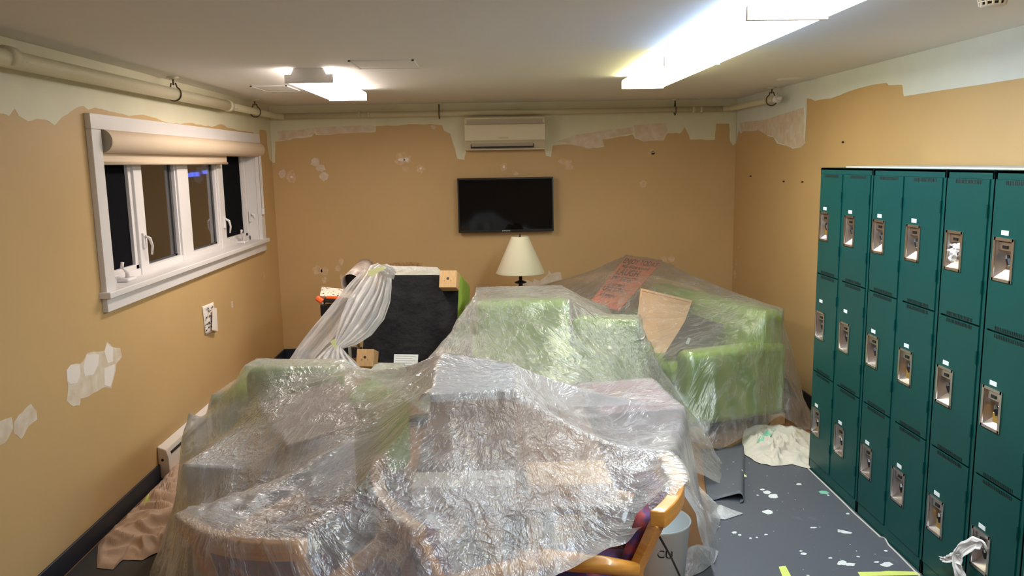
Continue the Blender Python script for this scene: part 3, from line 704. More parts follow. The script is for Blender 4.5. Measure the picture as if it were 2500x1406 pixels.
# ---------------------------------------------------------------- floor coverings
sheetR = [(LX-.004, LY+.3), (LX-.004, 1.0), (.55, 1.0), (.72, 2.9), (.95, 3.40), (1.03, 3.52), (1.20, 4.20), (1.30, 4.55), (1.62, 4.86), (1.75, 4.80)]
o = MB().prism([(a, b, .0006) for a, b in sheetR], (0, 0, .004)).build('floor_covering', RUBBER)
fc = tag(o, 'dark grey paint-spattered floor sheet in front of the lockers', 'floor covering')
sheetL = [(XL+.02, 1.0), (XL+.02, 5.2), (-1.1, 5.2), (-.9, 1.0)]
MB().prism([(a, b, .0006) for a, b in sheetL], (0, 0, .004)).build('floor_covering', mat('dark_floor_sheet', (.035, .033, .034), .6, vary=.3, vscale=6))
tag(bpy.data.objects['floor_covering.001'], 'dark floor sheet along the left wall', 'floor covering')
# light cut edge of the sheet by the lockers
P_ = [at(x, y, 'z', .003) for x, y in [(1975, 1142), (2015, 1180), (2060, 1223), (2093, 1256), (2100, 1262), (2155, 1312), (2166, 1314), (2176, 1332), (2200, 1355), (2252, 1408), (2330, 1480)]]
MB().tube([p+Vector((-.012, 0, .003)) for p in P_], .0035, 6).build('cut_edge', PALEB, fc)
# flap: folded-over corner of the sheet
G = []
e0, e1 = at(1812, 1086, 'z', .03), at(1806, 1212, 'z', .035)
for i in range(15):
    t = i/14; row = []; e = e0.lerp(e1, t)
    for j in range(26):
        s = j/25; lift = .018+.022*t
        if s < .7:
            u = s/.7; x_ = e.x-.26*(1-u)*(1-.35*t); z_ = .008+lift*u**2.2
        else:
            a = (s-.7)/.3*PI*1.1; x_ = e.x+lift*.42*math.sin(a); z_ = .008+lift-lift*.45*(1-math.cos(a))
        row.append((x_, e.y+.03*math.sin(s*4)*t, max(.007, z_)))
    G.append(row)
MB().grid(G).build('folded_flap', RUBBER, fc, smooth=True, solid=.003)
# paint marks
WP = mat('dried_white_paint', (.66, .68, .66), .5); GP = mat('dried_green_paint', (.20, .50, .34), .5)
def spl(pix, mat_, h=.006):
    MB().prism([at(x, y, 'z', .0046) for x, y in pix], (0, 0, .0008)).build('paint_splash', mat_, fc)
for (cx, cy, rx, ry) in [(1888, 1211, 12, 5), (1873, 1202, 10, 4), (1862, 1195, 6, 2), (1793, 1300, 6, 3), (1806, 1306, 4, 2), (2055, 1374, 12, 6), (2075, 1378, 14, 4), (2165, 1378, 14, 6), (1962, 1352, 7, 3), (1955, 1345, 4, 1.5), (1832, 1314, 3, 2), (1848, 1312, 3, 1.5), (1870, 1305, 5, 1.5), (2050, 1297, 6, 3), (1875, 1250, 14, 5), (1950, 1182, 6, 2.5), (1985, 1288, 8, 1.5), (2140, 1372, 6, 2), (2027, 1362, 5, 2)]:
    spl(blob(cx, cy, rx, ry, 12, .25), WP)
spl([(1998, 1200), (2006, 1198), (2018, 1199), (2025, 1204), (2018, 1206), (2004, 1205)], GP)
spl([(2045, 1292), (2060, 1295), (2080, 1300), (2078, 1303), (2060, 1302), (2046, 1298)], WP)
def ftape(pix, label):
    o = MB().prism([at(x, y, 'z', .0048) for x, y in pix], (0, 0, .0015)).build('tape_strip', TAPE); tag(o, label, 'tape')
ftape([(1901, 1384), (1918, 1382), (1934, 1412), (1912, 1412)], 'short yellow-green tape strip stuck on the floor sheet')
ftape([(2094, 1397), (2150, 1396), (2165, 1394), (2238, 1396), (2248, 1404), (2100, 1407)], 'long yellow-green tape strip on the floor near the lockers')
MB().prism([at(x, y, 'z', .0048) for x, y in [(1808, 1150), (1824, 1163), (1808, 1165)]], (0, 0, .001)).build('tape_scrap', TAPEY)
tag(bpy.data.objects['tape_scrap'], 'tiny pale tape scrap beside the folded floor sheet', 'tape')

# canvas drop cloths: crumpled height fields
def crumple(name, outline, h0, label, material, n=70, seed=1, amp=.06, fs=5.0):
    pts = [Vector((a, b, 0)) for a, b in outline]; c_ = sum(pts, Vector())/len(pts); G = []
    m_ = len(pts)
    def edge(t):
        k = t*m_; i = int(k) % m_; f = k-int(k); p = pts[i]*(1-f)+pts[(i+1) % m_]*f; return p
    R_ = 34
    for i in range(R_+1):
        r = i/R_; row = []
        for j in range(n*2):
            t = j/(n*2-1)*.999999
            p = c_+(edge(t)-c_)*r
            q = Vector((p.x*fs+noise.noise(p*3+Vector((seed, 0, 0)))*1.4, p.y*fs*.7, seed))
            rg = 1-abs(noise.noise(q))*3.6; rg2 = 1-abs(noise.noise(q*2.3+Vector((4, 4, 4))))*3.6
            env = (1-r**3.5)
            z = .007+env*(h0*(.55+.45*noise.noise(p*2.1+Vector((0, seed, 0))))+amp*max(0, rg)*.8+amp*.45*max(0, rg2))+.008*abs(noise.noise(p*14))
            row.append((p.x, p.y, max(.006, z)))
        G.append(row)
    o = MB().grid(G).build(name, material, smooth=True); tag(o, label, 'drop cloth'); return o
cl1 = [at(x, y, 'z', .02) for x, y in [(212, 1325), (235, 1380), (275, 1384), (300, 1360), (345, 1362), (400, 1335), (470, 1330), (520, 1240), (480, 1150)]]
out1 = [(max(XL+.03, p.x), p.y) for p in cl1] + [(XL+.03, 4.9), (XL+.03, 4.3), (XL+.03, 3.75)]
dc = crumple('drop_cloth', out1, .05, 'crumpled pinkish canvas drop cloth on the floor by the left wall', CANVAS, seed=3, amp=.055, fs=6.5)
out2 = [(p.x, p.y) for p in [at(x, y, 'z', .02) for x, y in [(1812, 1075), (1818, 1105), (1850, 1125), (1890, 1133), (1935, 1128), (1975, 1140)]]] + [(1.92, 4.42), (2.1, 4.6), (2.05, 5.05), (1.78, 5.12), (1.66, 5.02)]
crumple('drop_cloth', out2, .035, 'pale canvas drop cloth with a green stain, lying beside the far locker end', CANVASW, seed=9, amp=.045, fs=9)

# heater on the left wall
ht = thing('baseboard_heater', 'white baseboard heater low on the left wall behind the sheeting', 'heater', (XL, 5.3, .1))
hp = [(XL, .02), (XL+.05, .02), (XL+.058, .05), (XL+.058, .13), (XL+.045, .18), (XL, .20)]
MB().prism([(a, 4.50, z) for a, z in hp], (0, 1.9, 0)).build('body', HEATER, ht, bevel=.003)
MB().prism([(a+(.006 if a > XL else 0), 4.455, z+(.006 if z > .1 else -.01)) for a, z in hp], (0, .05, 0)).build('end_cap', HEATER, ht, bevel=.008)
MB().tube([(XL+.028, 4.453, .125), (XL+.028, 4.458, .125)], .008, 10).build('screw', INK, ht)
MB().box(XL+.046, XL+.061, 4.51, 6.38, .145, .155).build('air_slot', INK, ht)
# note on the wall
nt_ = thing('wall_note', 'curling handwritten paper note taped to the left wall under the window', 'note', (XL, 5.45, .75))
q = [at(x, y, 'x', XL+.004) for x, y in [(494, 748), (520, 737), (530, 800), (502, 818)]]
G = []
for i in range(10):
    t = i/9; a = q[0].lerp(q[3], t); b = q[1].lerp(q[2], t); b.y = b.y-.0; row = []
    for j in range(12):
        s = j/11; p = a.lerp(b, s); row.append((XL+.004+.010*math.sin(s*2.4)*(.4+t), p.y, p.z))
    G.append(row)
MB().grid(G).build('sheet', PAPER, nt_, smooth=True, solid=.0006)
q2 = [at(x, y, 'x', XL+.03) for x, y in [(519, 752), (529, 752), (532, 808), (518, 806)]]
MB().quadbox(*q2, (-.001, 0, 0)).build('curled_edge', PAPER, nt_)
for (cx, cy) in [(508, 753), (512, 758), (517, 750), (506, 775), (513, 770), (518, 772), (504, 792), (511, 788), (516, 785), (504, 806), (511, 800), (517, 797)]:
    P = [at(cx+rnd.uniform(-3, 3), cy+rnd.uniform(-3, 3), 'x', XL+.016) for _ in range(5)]
    MB().tube(P, .0022, 5).build('pen_stroke', INK, nt_)

# ---------------------------------------------------------------- furniture
def rbox(m_, c, s, M=None): return m_.box(c[0]-s[0]/2, c[0]+s[0]/2, c[1]-s[1]/2, c[1]+s[1]/2, c[2]-s[2]/2, c[2]+s[2]/2, M)
def armchair(label, W=.75, Dp=.72, HB=.80, HA=.56, M=None, loc=(0, 0, 0), rz=0, arm=.15, bi=.3, legs=True, cover=False, cat='armchair', name='armchair', legh=.10, seats=1):
    """origin at the floor, front towards local -y"""
    t = thing(name, label, cat, loc, rz, M=M)
    def part(nm, x0, x1, y0, y1, z0, z1, mt=FABG, bv=.04):
        return MB().box(x0, x1, y0, y1, z0, z1).build(nm, mt, t, bevel=bv, bseg=4, local=True)
    w2, d2 = W/2, Dp/2
    part('seat_base', -w2+arm*.5, w2-arm*.5, -d2+.02, d2-.02, legh, .32, bv=.015)
    sw = (W-2*arm)/seats
    for k in range(seats): part('seat_cushion', -w2+arm+k*sw, -w2+arm+(k+1)*sw, -d2, d2-.18, .315, .44, bv=.045)
    part('backrest', -w2+arm*bi, w2-arm*bi, d2-.20, d2, legh, HB, bv=.06)
    part('armrest', -w2, -w2+arm, -d2, d2-.02, legh, HA, bv=.05); part('armrest', w2-arm, w2, -d2, d2-.02, legh, HA, bv=.05)
    for sx in (-1, 1):
        for sy in (-1, 1):
            lg = MB(); x, y = sx*(w2-.075), sy*(d2-.075)
            lo = lg.box(x-.06, x+.06, y-.06, y+.06, 0, legh).build('leg', PINE, t, bevel=.004, local=True)
            if cover:
                for dx, dy, r in ((-.022, .012, .006), (.022, .012, .006), (0, -.004, .010)):
                    MB().tube([(x+dx, y+dy, .002), (x+dx, y+dy, -.001)], r, 10).build('screw_hole', RUST if r < .008 else MET, lo, local=True)
    if cover:
        G = [[(-w2+.02+(W-.04)*i/30, -d2+.02+(Dp-.04)*j/30, legh-.004-.010*max(0, noise.noise(Vector((i*.17, j*.14, 0))))) for j in range(31)] for i in range(31)]
        MB().grid(G).build('dust_cover', FABK, t, smooth=True, local=True)
        MB().box(-.10, .07, d2-.115, d2-.03, legh-.018, legh-.016).build('care_label', LABELW, t, local=True)
        for k in range(5): MB().box(-.09, .05-.02*(k % 2), d2-.105+.016*k, d2-.102+.016*k, legh-.0188, legh-.018).build('print_line', ACG, t, local=True)
    return t
# tipped armchair: underside towards the camera, leaning back
tilt = math.radians(73)
cxT = (at(880, 760, 'y', 5.5).x+at(1112, 760, 'y', 5.5).x)/2
MT = Matrix.Translation((cxT, 5.40, .655)) @ Matrix.Rotation(-tilt, 4, 'X') @ Matrix.Rotation(PI, 4, 'Z') @ Matrix.Translation((0, 0, 0))
# local: z up; after tilt the underside (-z) faces -y
MT = Matrix.Translation((cxT, 5.38, .745)) @ Matrix.Rotation(math.radians(-9), 4, 'Z') @ Matrix.Rotation(math.radians(-111), 4, 'X')
armchair('lime armchair tipped on its back showing its black underside', W=.70, Dp=.70, HB=.72, HA=.50, M=MT, cover=True, legh=.12)
o = thing('ottoman', 'low lime ottoman under the tipped armchair', 'ottoman', (cxT, 5.62, 0))
MB().box(-.36, .36, -.34, .34, .06, .33).build('cushion', FABG, o, bevel=.04, local=True, bseg=3)
for sx in (-1, 1):
    for sy in (-1, 1): MB().box(sx*.28-.04, sx*.28+.04, sy*.26-.04, sy*.26+.04, 0, .07).build('leg', PINE, o, local=True)

armchair('lime armchair under the plastic in front of the lamp, its back to the camera', W=.66, Dp=.70, HB=.93, HA=.62, loc=(.21, 5.23, 0), rz=PI, arm=.12)
armchair('lime armchair under the plastic between the lamp and the sofa', W=.50, Dp=.56, HB=.80, HA=.55, loc=(.80, 5.15, 0), rz=PI-.35, arm=.10)
armchair('lime armchair wrapped in plastic by the left wall heater', W=.86, Dp=.70, HB=.82, HA=.67, loc=(-.93, 4.10, 0), rz=PI-.12, arm=.20, bi=1.0)
# sofa on the right, facing left
sf_rot = math.radians(-90+20)
sfc = Vector((1.36, 5.72, 0))
armchair('lime two-seat sofa under the plastic in the right corner', W=1.55, Dp=.80, HB=.78, HA=.57, loc=tuple(sfc), rz=sf_rot, arm=.17, cat='sofa', name='sofa', seats=2, legh=.08)

# poster, panel, black board lying on the sofa
def quad_at(pix, depths): return [at(x, y, 'y', d) for (x, y), d in zip(pix, depths)]
def slab(name, pix, depths, th, material, label, cat, loc=None):
    Q = quad_at(pix, depths); n = (Q[1]-Q[0]).cross(Q[3]-Q[0]).normalized()
    if n.y < 0: n = -n
    b = min(Q, key=lambda v_: v_.z)
    t = thing(name, label, cat, tuple(b))
    MB().quadbox(*Q, n*th).build('board', material, t)
    return t, Q, n
pt, Q, n = slab('poster', [(1527, 628), (1615, 640), (1512, 756), (1440, 738)], [6.85, 6.75, 6.05, 6.15], .012, RED, 'orange poster board with black motto lettering leaning under the plastic', 'poster')
ux = (Q[1]-Q[0]); vy = (Q[3]-Q[0])
def on_poster(u0, u1, v_, body, size):
    X = ux.normalized(); Yv = (-vy).normalized(); Z = X.cross(Yv).normalized()
    c_ = Q[0]+ux*(u0+u1)/2+vy*v_
    M_ = Matrix((X, Yv, Z)).transposed().to_4x4(); M_.translation = c_-n*.004
    text(body, size*1.5, M_, 'lettering', INK, pt, bold=True, width=ux.length*(u1-u0))
for u0, u1, v_, b, s in [(.03, .97, .085, 'ENJOY TODAY', .085), (.10, .82, .20, 'help those around', .055), (.08, .66, .335, 'LAUGH', .105), (.06, .70, .48, 'TRY NEW T', .075),
                         (.10, .52, .60, 'be content', .05), (.06, .56, .705, 'USE KIN', .075), (.10, .46, .82, 'always', .055)]:
    on_poster(u0, u1, v_, b, s)
slab('framed_panel', [(1564, 705), (1690, 735), (1640, 870), (1545, 862)], [5.95, 5.85, 5.42, 5.5], .012, PANELM, 'tan framed panel leaning under the plastic on the sofa', 'panel')
pn = bpy.data.objects['framed_panel']
Qp = quad_at([(1564, 705), (1690, 735), (1640, 870), (1545, 862)], [5.95, 5.85, 5.42, 5.5]); npn = (Qp[1]-Qp[0]).cross(Qp[3]-Qp[0]).normalized()
if npn.y > 0: npn = -npn
for a, b in ((0, 1), (1, 2), (2, 3), (3, 0)):
    c_ = sum(Qp, Vector())/4; ia, ib = Qp[a].lerp(c_, .07), Qp[b].lerp(c_, .07)
    MB().quadbox(Qp[a], Qp[b], ib, ia, npn*.008).build('frame_rail', PANELM, pn)
bb, Qb, nb_ = slab('black_board', [(1684, 765), (1766, 792), (1738, 850), (1620, 868)], [5.55, 5.5, 5.2, 5.2], .03, BLACK, 'black board with a small white sticker under the plastic on the sofa', 'board')
c_ = at(1680, 832, 'y', 5.27)
MB().quadbox(*[at(x, y, 'y', 5.255) for x, y in [(1680, 824), (1687, 826), (1681, 841), (1674, 839)]], (0, .003, 0)).build('white_sticker', LABELW, bb)

# lamp on its little table
lx, ly = at(1270, 620, 'y', 6.6).x, 6.6
lt = thing('table_lamp', 'table lamp with cream cone shade and black turned base', 'lamp', (lx, ly, .50))
MB().lathe([(.070, 1.178), (.205, .875), (.203, .872), (.066, 1.176)], (lx, ly, 0), 40).build('lamp_shade', SHADE, lt, smooth=True)
MB().lathe([(0, .5), (.09, .5), (.09, .52), (.03, .54), (.018, .60), (.03, .66), (.04, .70), (.02, .74), (.016, .78), (.05, .79), (.05, .797), (.014, .81), (.012, 1.0), (.004, 1.17), (.003, 1.19)], (lx, ly, 0), 24).build('base', BLACK, lt, smooth=True)
MB().tube([(lx, ly, 1.165), (lx, ly, 1.20)], [.008, .004], 8).build('finial', BLACK, lt)
m_ = MB()
for k in range(3):
    a = k*2*PI/3; m_.tube([(lx, ly, 1.172), (lx+.068*math.cos(a), ly+.068*math.sin(a), 1.174)], .002, 5)
m_.build('harp_spider', BRASS, lt)
et = thing('side_table', 'small dark side table carrying the lamp behind the armchair', 'side table', (lx, ly, 0))
MB().box(lx-.25, lx+.25, ly-.25, ly+.25, .47, .499).build('tabletop', TABLEM, et, bevel=.004)
for sx in (-1, 1):
    for sy in (-1, 1): MB().box(lx+sx*.21-.02, lx+sx*.21+.02, ly+sy*.21-.02, ly+sy*.21+.02, 0, .47).build('leg', TABLEM, et)

# wooden dining armchairs
def dining_chair(label, pl_, pr_, HB=.80, dep=.44):
    """pl_, pr_: plan ends of the top rail (left and right seen from behind); the chair faces away from the rail"""
    a, b = Vector((*pl_, 0)), Vector((*pr_, 0)); X = (b-a).normalized(); W = (b-a).length
    Yd = Vector((0, 0, 1)).cross(X)         # facing direction
    M_ = Matrix((X, Yd, Vector((0, 0, 1)))).transposed().to_4x4(); M_.translation = (a+b)/2
    t = thing('dining_chair', label, 'chair', M=M_)
    w2 = W/2
    def bx(nm, mt, *q, bv=.006): return MB().box(*q).build(nm, mt, t, bevel=bv, local=True, bseg=3)
    # bowed top rail
    rw, rh = .042, .050; G = []
    N_ = 14; ring = []
    for i in range(N_+1):
        u = -1+2*i/N_; x = u*w2; y = -.055*(1-u*u)
        ring.append([(x, y-rw/2, HB-rh), (x, y+rw/2, HB-rh), (x, y+rw/2, HB), (x, y-rw/2, HB), (x, y-rw/2, HB-rh)])
    g2 = MB().grid(ring); k = len(g2.v)
    g2.f += [(0, 1, 2, 3), (k-5, k-2, k-3, k-4)]
    g2.build('top_rail', WOOD, t, bevel=.005, local=True)
    for s in (-1, 1):
        MB().tube([(s*(w2-.02), .0, HB-rh+.005), (s*(w2-.02), .055, .62), (s*(w2-.02), .09, .44), (s*(w2-.02), .02, 0)], .026, 4, flat=.9).build('leg', WOOD, t, local=True, bevel=.004)
        MB().tube([(s*(w2-.01), .09+dep, 0), (s*(w2-.01), .09+dep, .60)], .022, 8).build('leg', WOOD, t, local=True, smooth=True)
        MB().tube([(s*(w2+.0), .05, .615), (s*(w2+.015), .15, .63), (s*(w2+.02), .32, .635), (s*(w2+.015), .09+dep, .625), (s*(w2+.01), .11+dep, .60)], [.022, .026, .030, .028, .018], 12, flat=1.0).build('armrest', WOOD, t, local=True, smooth=True)
    # upholstered back, bowed
    G = []
    for i in range(15):
        u = -1+2*i/14; x = u*(w2-.045); G.append([(x, -.045*(1-u*u)+.022+.075*(j/8)+.018*math.sin(PI*j/8)*(1-u*u), HB-rh-.004-(HB-rh-.50)*(j/8)) for j in range(9)])
    MB().grid(G).build('back_cushion', PATT, t, local=True, smooth=True, solid=-.045)
    MB().box(-w2+.03, w2-.03, .09, .10+dep, .40, .47).build('seat', PATT, t, bevel=.03, local=True, bseg=3)
    MB().box(-w2+.02, w2-.02, .085, .105+dep, .34, .405).build('seat_rail', WOOD, t, bevel=.008, local=True)
    MB().box(-w2+.02, w2-.02, .07, .10, .49, .52).build('lower_back_rail', WOOD, t, bevel=.006, local=True)
    return t
dining_chair('wooden armchair at the lower left, its bowed back under the plastic', (-.895, 2.20), (-.51, 2.015))
dining_chair('wooden armchair sticking out of the plastic at the lower right', (.462, 2.125), (.572, 2.565), dep=.30)
dining_chair('wooden armchair under the plastic in the middle, its back beside the table', (-.385, 2.64), (-.205, 2.07), dep=.22)

# table with a box
tb = thing('table', 'brown pedestal table under the plastic in the foreground', 'table', (.12, 2.95, 0))
MB().box(-.27, .40, 2.33, 3.45, .70, .73).build('tabletop', TABLEM, tb, bevel=.006)
MB().tube([(.08, 2.95, .03), (.08, 2.95, .70)], .05, 16).build('pedestal', MET, tb, smooth=True)
MB().box(-.2, .36, 2.90, 3.0, 0, .035).box(.03, .13, 2.70, 3.3, 0, .035).build('foot', MET, tb, bevel=.005)
bxp = [Vector((-.188, 3.04, 0)), Vector((.077, 2.84, 0)), Vector((.078, 2.51, 0)), Vector((-.197, 2.49, 0))]
gb = thing('storage_box', 'grey square-topped box on the table, the peak of the front plastic', 'box', (-.06, 2.7, .73))
MB().prism([p+Vector((0, 0, .731)) for p in bxp], (0, 0, .295)).build('body', CARD, gb)
MB().prism([p*1.0+Vector((0, 0, 1.026)) for p in bxp], (0, 0, .024)).build('lid', GREYBOX, gb)
o = MB().box(-.255, .07, 2.345, 2.47, .731, .80).build('paper_stack', PAPER, bevel=.004); tag(o, 'stack of papers on the table front edge under the plastic', 'papers')
o = MB().box(.11, .38, 2.42, 2.62, .731, .765).build('book', PANELM, bevel=.003); tag(o, 'tan book flat on the table right of the grey box', 'book')
def box4(name, cs, z0, z1, mt, label, cat):
    o = MB().prism([(a, b, z0) for a, b in cs], (0, 0, z1-z0)).build(name, mt, bevel=.004); tag(o, label, cat); return o
REDD = mat('reddish_brown_veneer', (.26, .10, .09), .5, vary=.2, vscale=8)
box4('side_cabinet', [(.82, 3.29), (.78, 3.75), (.42, 3.70), (.46, 3.25)], 0, .725, REDD, 'reddish brown cabinet under the right corner of the front plastic', 'cabinet')
box4('cardboard_box', [(-1.22, 3.05), (-.70, 2.95), (-.60, 3.35), (-1.12, 3.5)], 0, .62, GREYBOX, 'large pale box under the plastic at the left', 'box')
Q = quad_at([(828, 928), (882, 1030), (700, 1090), (640, 985)], [3.55, 2.95, 2.95, 3.55])
pb = thing('cardboard_sheet', 'brown cardboard panel with a pointed corner under the plastic', 'panel', tuple(min(Q, key=lambda v_: v_.z)))
MB().quadbox(*Q, (0, .0, -.012)).build('board', CARD, pb)
box4('fabric_bundle', [(-.85, 2.62), (-.45, 2.62), (-.45, 2.86), (-.85, 2.86)], 0, .56, PATT, 'folded purple patterned cushions under the plastic', 'cushion')
# white bag behind the right chair
wb = thing('white_bin', 'white bin with black letters under the plastic behind the right chair', 'bin', (.86, 2.95, 0))
MB().lathe([(0, .002), (.11, .002), (.135, .33), (.140, .34), (.130, .34), (.106, .01)], (.66, 3.05, 0), 32).build('body', LABELW, wb, smooth=True)
pc = Vector((.66, 3.05, 0)); dcam = (CAM-pc); dcam.z = 0; dcam.normalize(); xx = Vector((0, 0, 1)).cross(dcam)
Mt = Matrix((xx, Vector((0, 0, 1)), dcam)).transposed().to_4x4(); Mt.translation = pc+dcam*.128+xx*.035+Vector((0, 0, .25))
text('CU', .045, Mt, 'lettering', INK, wb)
o = MB().tube([(.50, 2.42, .64), (.62, 2.62, .40), (.70, 2.75, .22), (.80, 2.75, .05), (.95, 2.9, .008)], .004, 6).build('cable', BLACK, smooth=True); tag(o, 'thin black cable running down from the right chair to the floor', 'cable')

# clutter by the back wall: folding stand with plank and tin
ct = thing('folding_stand', 'folding work stand with orange clamp rail and grey tube legs', 'work stand', (-1.1, 5.75, 0))
pA = lambda x, y, d: at(x, y, 'y', d)
MB().tube([pA(778, 733, 5.7), pA(862, 738, 5.5)], .014, 10).build('clamp_rail', BLACK, ct)
MB().tube([pA(800, 727, 5.66), pA(835, 729, 5.6)], .016, 10).build('orange_grip', ORANGE, ct)
MB().tube([pA(776, 728, 5.7), pA(790, 738, 5.66)], .022, 8).build('orange_corner', ORANGE, ct)
for x0_, x1_ in ((786, 792), (845, 850)):
    P1, P2 = pA(x0_, 735, 5.66), pA(x1_, 800, 5.66); d_ = (P2-P1).normalized(); k = (P1.z-.0)/(-d_.z)
    MB().tube([P1, P1+d_*k], .012, 10).build('leg', TUBEW, ct)
    MB().tube([P1+Vector((.0, .30, 0)), P1+d_*k+Vector((0, .42, 0))], .012, 10).build('leg', TUBEW, ct)
P1, P2 = pA(782, 742, 5.66), pA(850, 770, 5.66)
MB().box(P1.x, P2.x, 5.64, 5.68, P2.z, P1.z).build('side_plate', BLACK, ct, bevel=.01)
Qk = quad_at([(785, 700), (868, 708), (868, 728), (781, 722)], [5.9, 5.75, 5.55, 5.68])
pk_ = MB().quadbox(*Qk, (0, .02, -.03)).build('plank', PLANK); tag(pk_, 'chipped white plank resting on the work stand', 'plank')
tn = thing('paint_tin', 'open brown and white tin lying on the plank', 'tin', tuple(pA(858, 690, 5.85)))
a_, b_ = pA(857, 693, 5.70), pA(893, 655, 6.05)
ax_ = (b_-a_)
MB().tube([a_, b_], .072, 24, cap=False).build('body', mat('tin_brown_white', (.62, .56, .50), .4, color2=(.13, .055, .04), vscale=7), tn, smooth=True, solid=-.002)
MB().tube([a_+ax_*.25, a_+ax_*.26], .068, 24).build('inside', INK, tn)
MB().tube([a_-ax_*.004, a_+ax_*.02], .0745, 24, cap=False).build('rim', TUBEW, tn, smooth=True)

# ---------------------------------------------------------------- plastic sheets
def poly_mask(X, Y, poly):
    inside = np.zeros(X.shape, bool); n_ = len(poly)
    for i in range(n_):
        x1, y1 = poly[i][:2]; x2, y2 = poly[(i+1) % n_][:2]
        c1 = ((y1 > Y) != (y2 > Y))
        with np.errstate(divide='ignore', invalid='ignore'): xi = (x2-x1)*(Y-y1)/(y2-y1+1e-12)+x1
        inside ^= c1 & (X < xi)
    return inside
def grow(poly, d):
    c_ = (sum(p[0] for p in poly)/len(poly), sum(p[1] for p in poly)/len(poly)); out = []
    for p in poly:
        v = Vector((p[0]-c_[0], p[1]-c_[1])); v = v*(1+d/max(v.length, .01)); out.append((c_[0]+v.x, c_[1]+v.y))
    return out
def resample(pl_, n):
    P = np.array(pl_, float); d = np.r_[0, np.cumsum(np.linalg.norm(np.diff(P[:, :2], axis=0), axis=1)+.3*np.abs(np.diff(P[:, 2])))]
    t = np.linspace(0, d[-1], n); return np.stack([np.interp(t, d, P[:, k]) for k in range(3)], -1)
def drape(name, bottom, right, top, left, nu, nv, obst, strings, peaks, label, material, wob=.02, amp=.006, sag=0.0, seed=0, iters=(700, 500, 260), streak=1.0, soft=False):
    """taut film over obstacles: bottom/top run left-to-right, left/right run bottom-to-top; (x,y,z) points.
       obst: [(poly, z or plane corner heights)], strings: [(p, q, sag)] ridges pulled between supports"""
    def coons(n1, n2):
        B, T, Lf, R_ = resample(bottom, n1), resample(top, n1), resample(left, n2), resample(right, n2)
        u = np.linspace(0, 1, n1)[:, None, None]; v = np.linspace(0, 1, n2)[None, :, None]
        S = (1-v)*B[:, None]+v*T[:, None]+(1-u)*Lf[None]+u*R_[None]
        S -= (1-u)*(1-v)*B[0]+u*(1-v)*B[-1]+(1-u)*v*T[0]+u*v*T[-1]
        return S
    def obs(X, Y, pad):
        H = np.full(X.shape, -9.0)
        for poly, z in [(grow(p, .035), (z_-.03 if isinstance(z_, (int, float)) else [q-.03 for q in z_])) for p, z_ in obst if soft]+list(obst):
            mk = poly_mask(X, Y, grow(poly, pad))
            if isinstance(z, (int, float)): zz = np.full(X.shape, float(z))
            else:
                A_ = np.array([[p[0], p[1], 1] for p in poly]); co, *_ = np.linalg.lstsq(A_, np.array(z), rcond=None); zz = co[0]*X+co[1]*Y+co[2]
            H = np.where(mk, np.maximum(H, zz+.006), H)
        for p, q, sg_ in strings:
            ax_, ay, az = p; bx_, by, bz = q; L2 = (bx_-ax_)**2+(by-ay)**2
            t = np.clip(((X-ax_)*(bx_-ax_)+(Y-ay)*(by-ay))/L2, 0, 1)
            d = np.hypot(X-(ax_+t*(bx_-ax_)), Y-(ay+t*(by-ay)))
            zz = az+t*(bz-az)-4*sg_*t*(1-t)
            H = np.where(d < max(.009, pad*.9), np.maximum(H, zz), H)
        return H
    Z = None
    for lvl, it in zip((4, 2, 1), iters):
        n1, n2 = nu//lvl+1, nv//lvl+1
        S = coons(n1, n2); X, Y = S[..., 0], S[..., 1]
        if Z is None: z = S[..., 2].copy()
        else:
            a0 = np.linspace(0, Z.shape[0]-1, n1); b0 = np.linspace(0, Z.shape[1]-1, n2)
            i0 = np.minimum(a0.astype(int), Z.shape[0]-2); j0 = np.minimum(b0.astype(int), Z.shape[1]-2); fa = (a0-i0)[:, None]; fb = (b0-j0)[None]
            z = (Z[i0][:, j0]*(1-fa)*(1-fb)+Z[i0+1][:, j0]*fa*(1-fb)+Z[i0][:, j0+1]*(1-fa)*fb+Z[i0+1][:, j0+1]*fa*fb)
            z[0], z[-1], z[:, 0], z[:, -1] = S[0, :, 2], S[-1, :, 2], S[:, 0, 2], S[:, -1, 2]
        H = obs(X, Y, .012*lvl**.7)
        dx = np.hypot(np.diff(X, axis=0), np.diff(Y, axis=0)); dy = np.hypot(np.diff(X, axis=1), np.diff(Y, axis=1))
        wx = 1/np.maximum(dx, 1e-3)**2; wy = 1/np.maximum(dy, 1e-3)**2
        we, ww, wn, ws = wx[1:, 1:-1], wx[:-1, 1:-1], wy[1:-1, 1:], wy[1:-1, :-1]; W_ = we+ww+wn+ws
        par = (np.add.outer(np.arange(n1), np.arange(n2)) % 2)[1:-1, 1:-1].astype(bool); om = 1.85
        z = np.maximum(z, H)
        for k in range(it):
            for pmask in (par, ~par):
                zi = z[1:-1, 1:-1]
                nz = (we*z[2:, 1:-1]+ww*z[:-2, 1:-1]+wn*z[1:-1, 2:]+ws*z[1:-1, :-2])/W_-sag*lvl*lvl
                nn = np.maximum(np.maximum(zi+om*(nz-zi), H[1:-1, 1:-1]), .006)
                z[1:-1, 1:-1] = np.where(pmask, nn, zi)
        Z = z
    X, Y = X.copy(), Y.copy()
    # folds in the loose skirts, streaks from the peaks
    A = []; ws_ = []
    for (pxx, pyy) in peaks[:2]:
        r = np.hypot(X-pxx, Y-pyy)+1e-4; A.append((np.stack([(X-pxx)/(r+.25)*1.9, (Y-pyy)/(r+.25)*1.9, r*.28+Z*.25+seed], -1), r))
    r1, r2 = A[0][1], A[-1][1]; wgt = np.clip(.5+(r1-r2)*1.1, 0, 1)
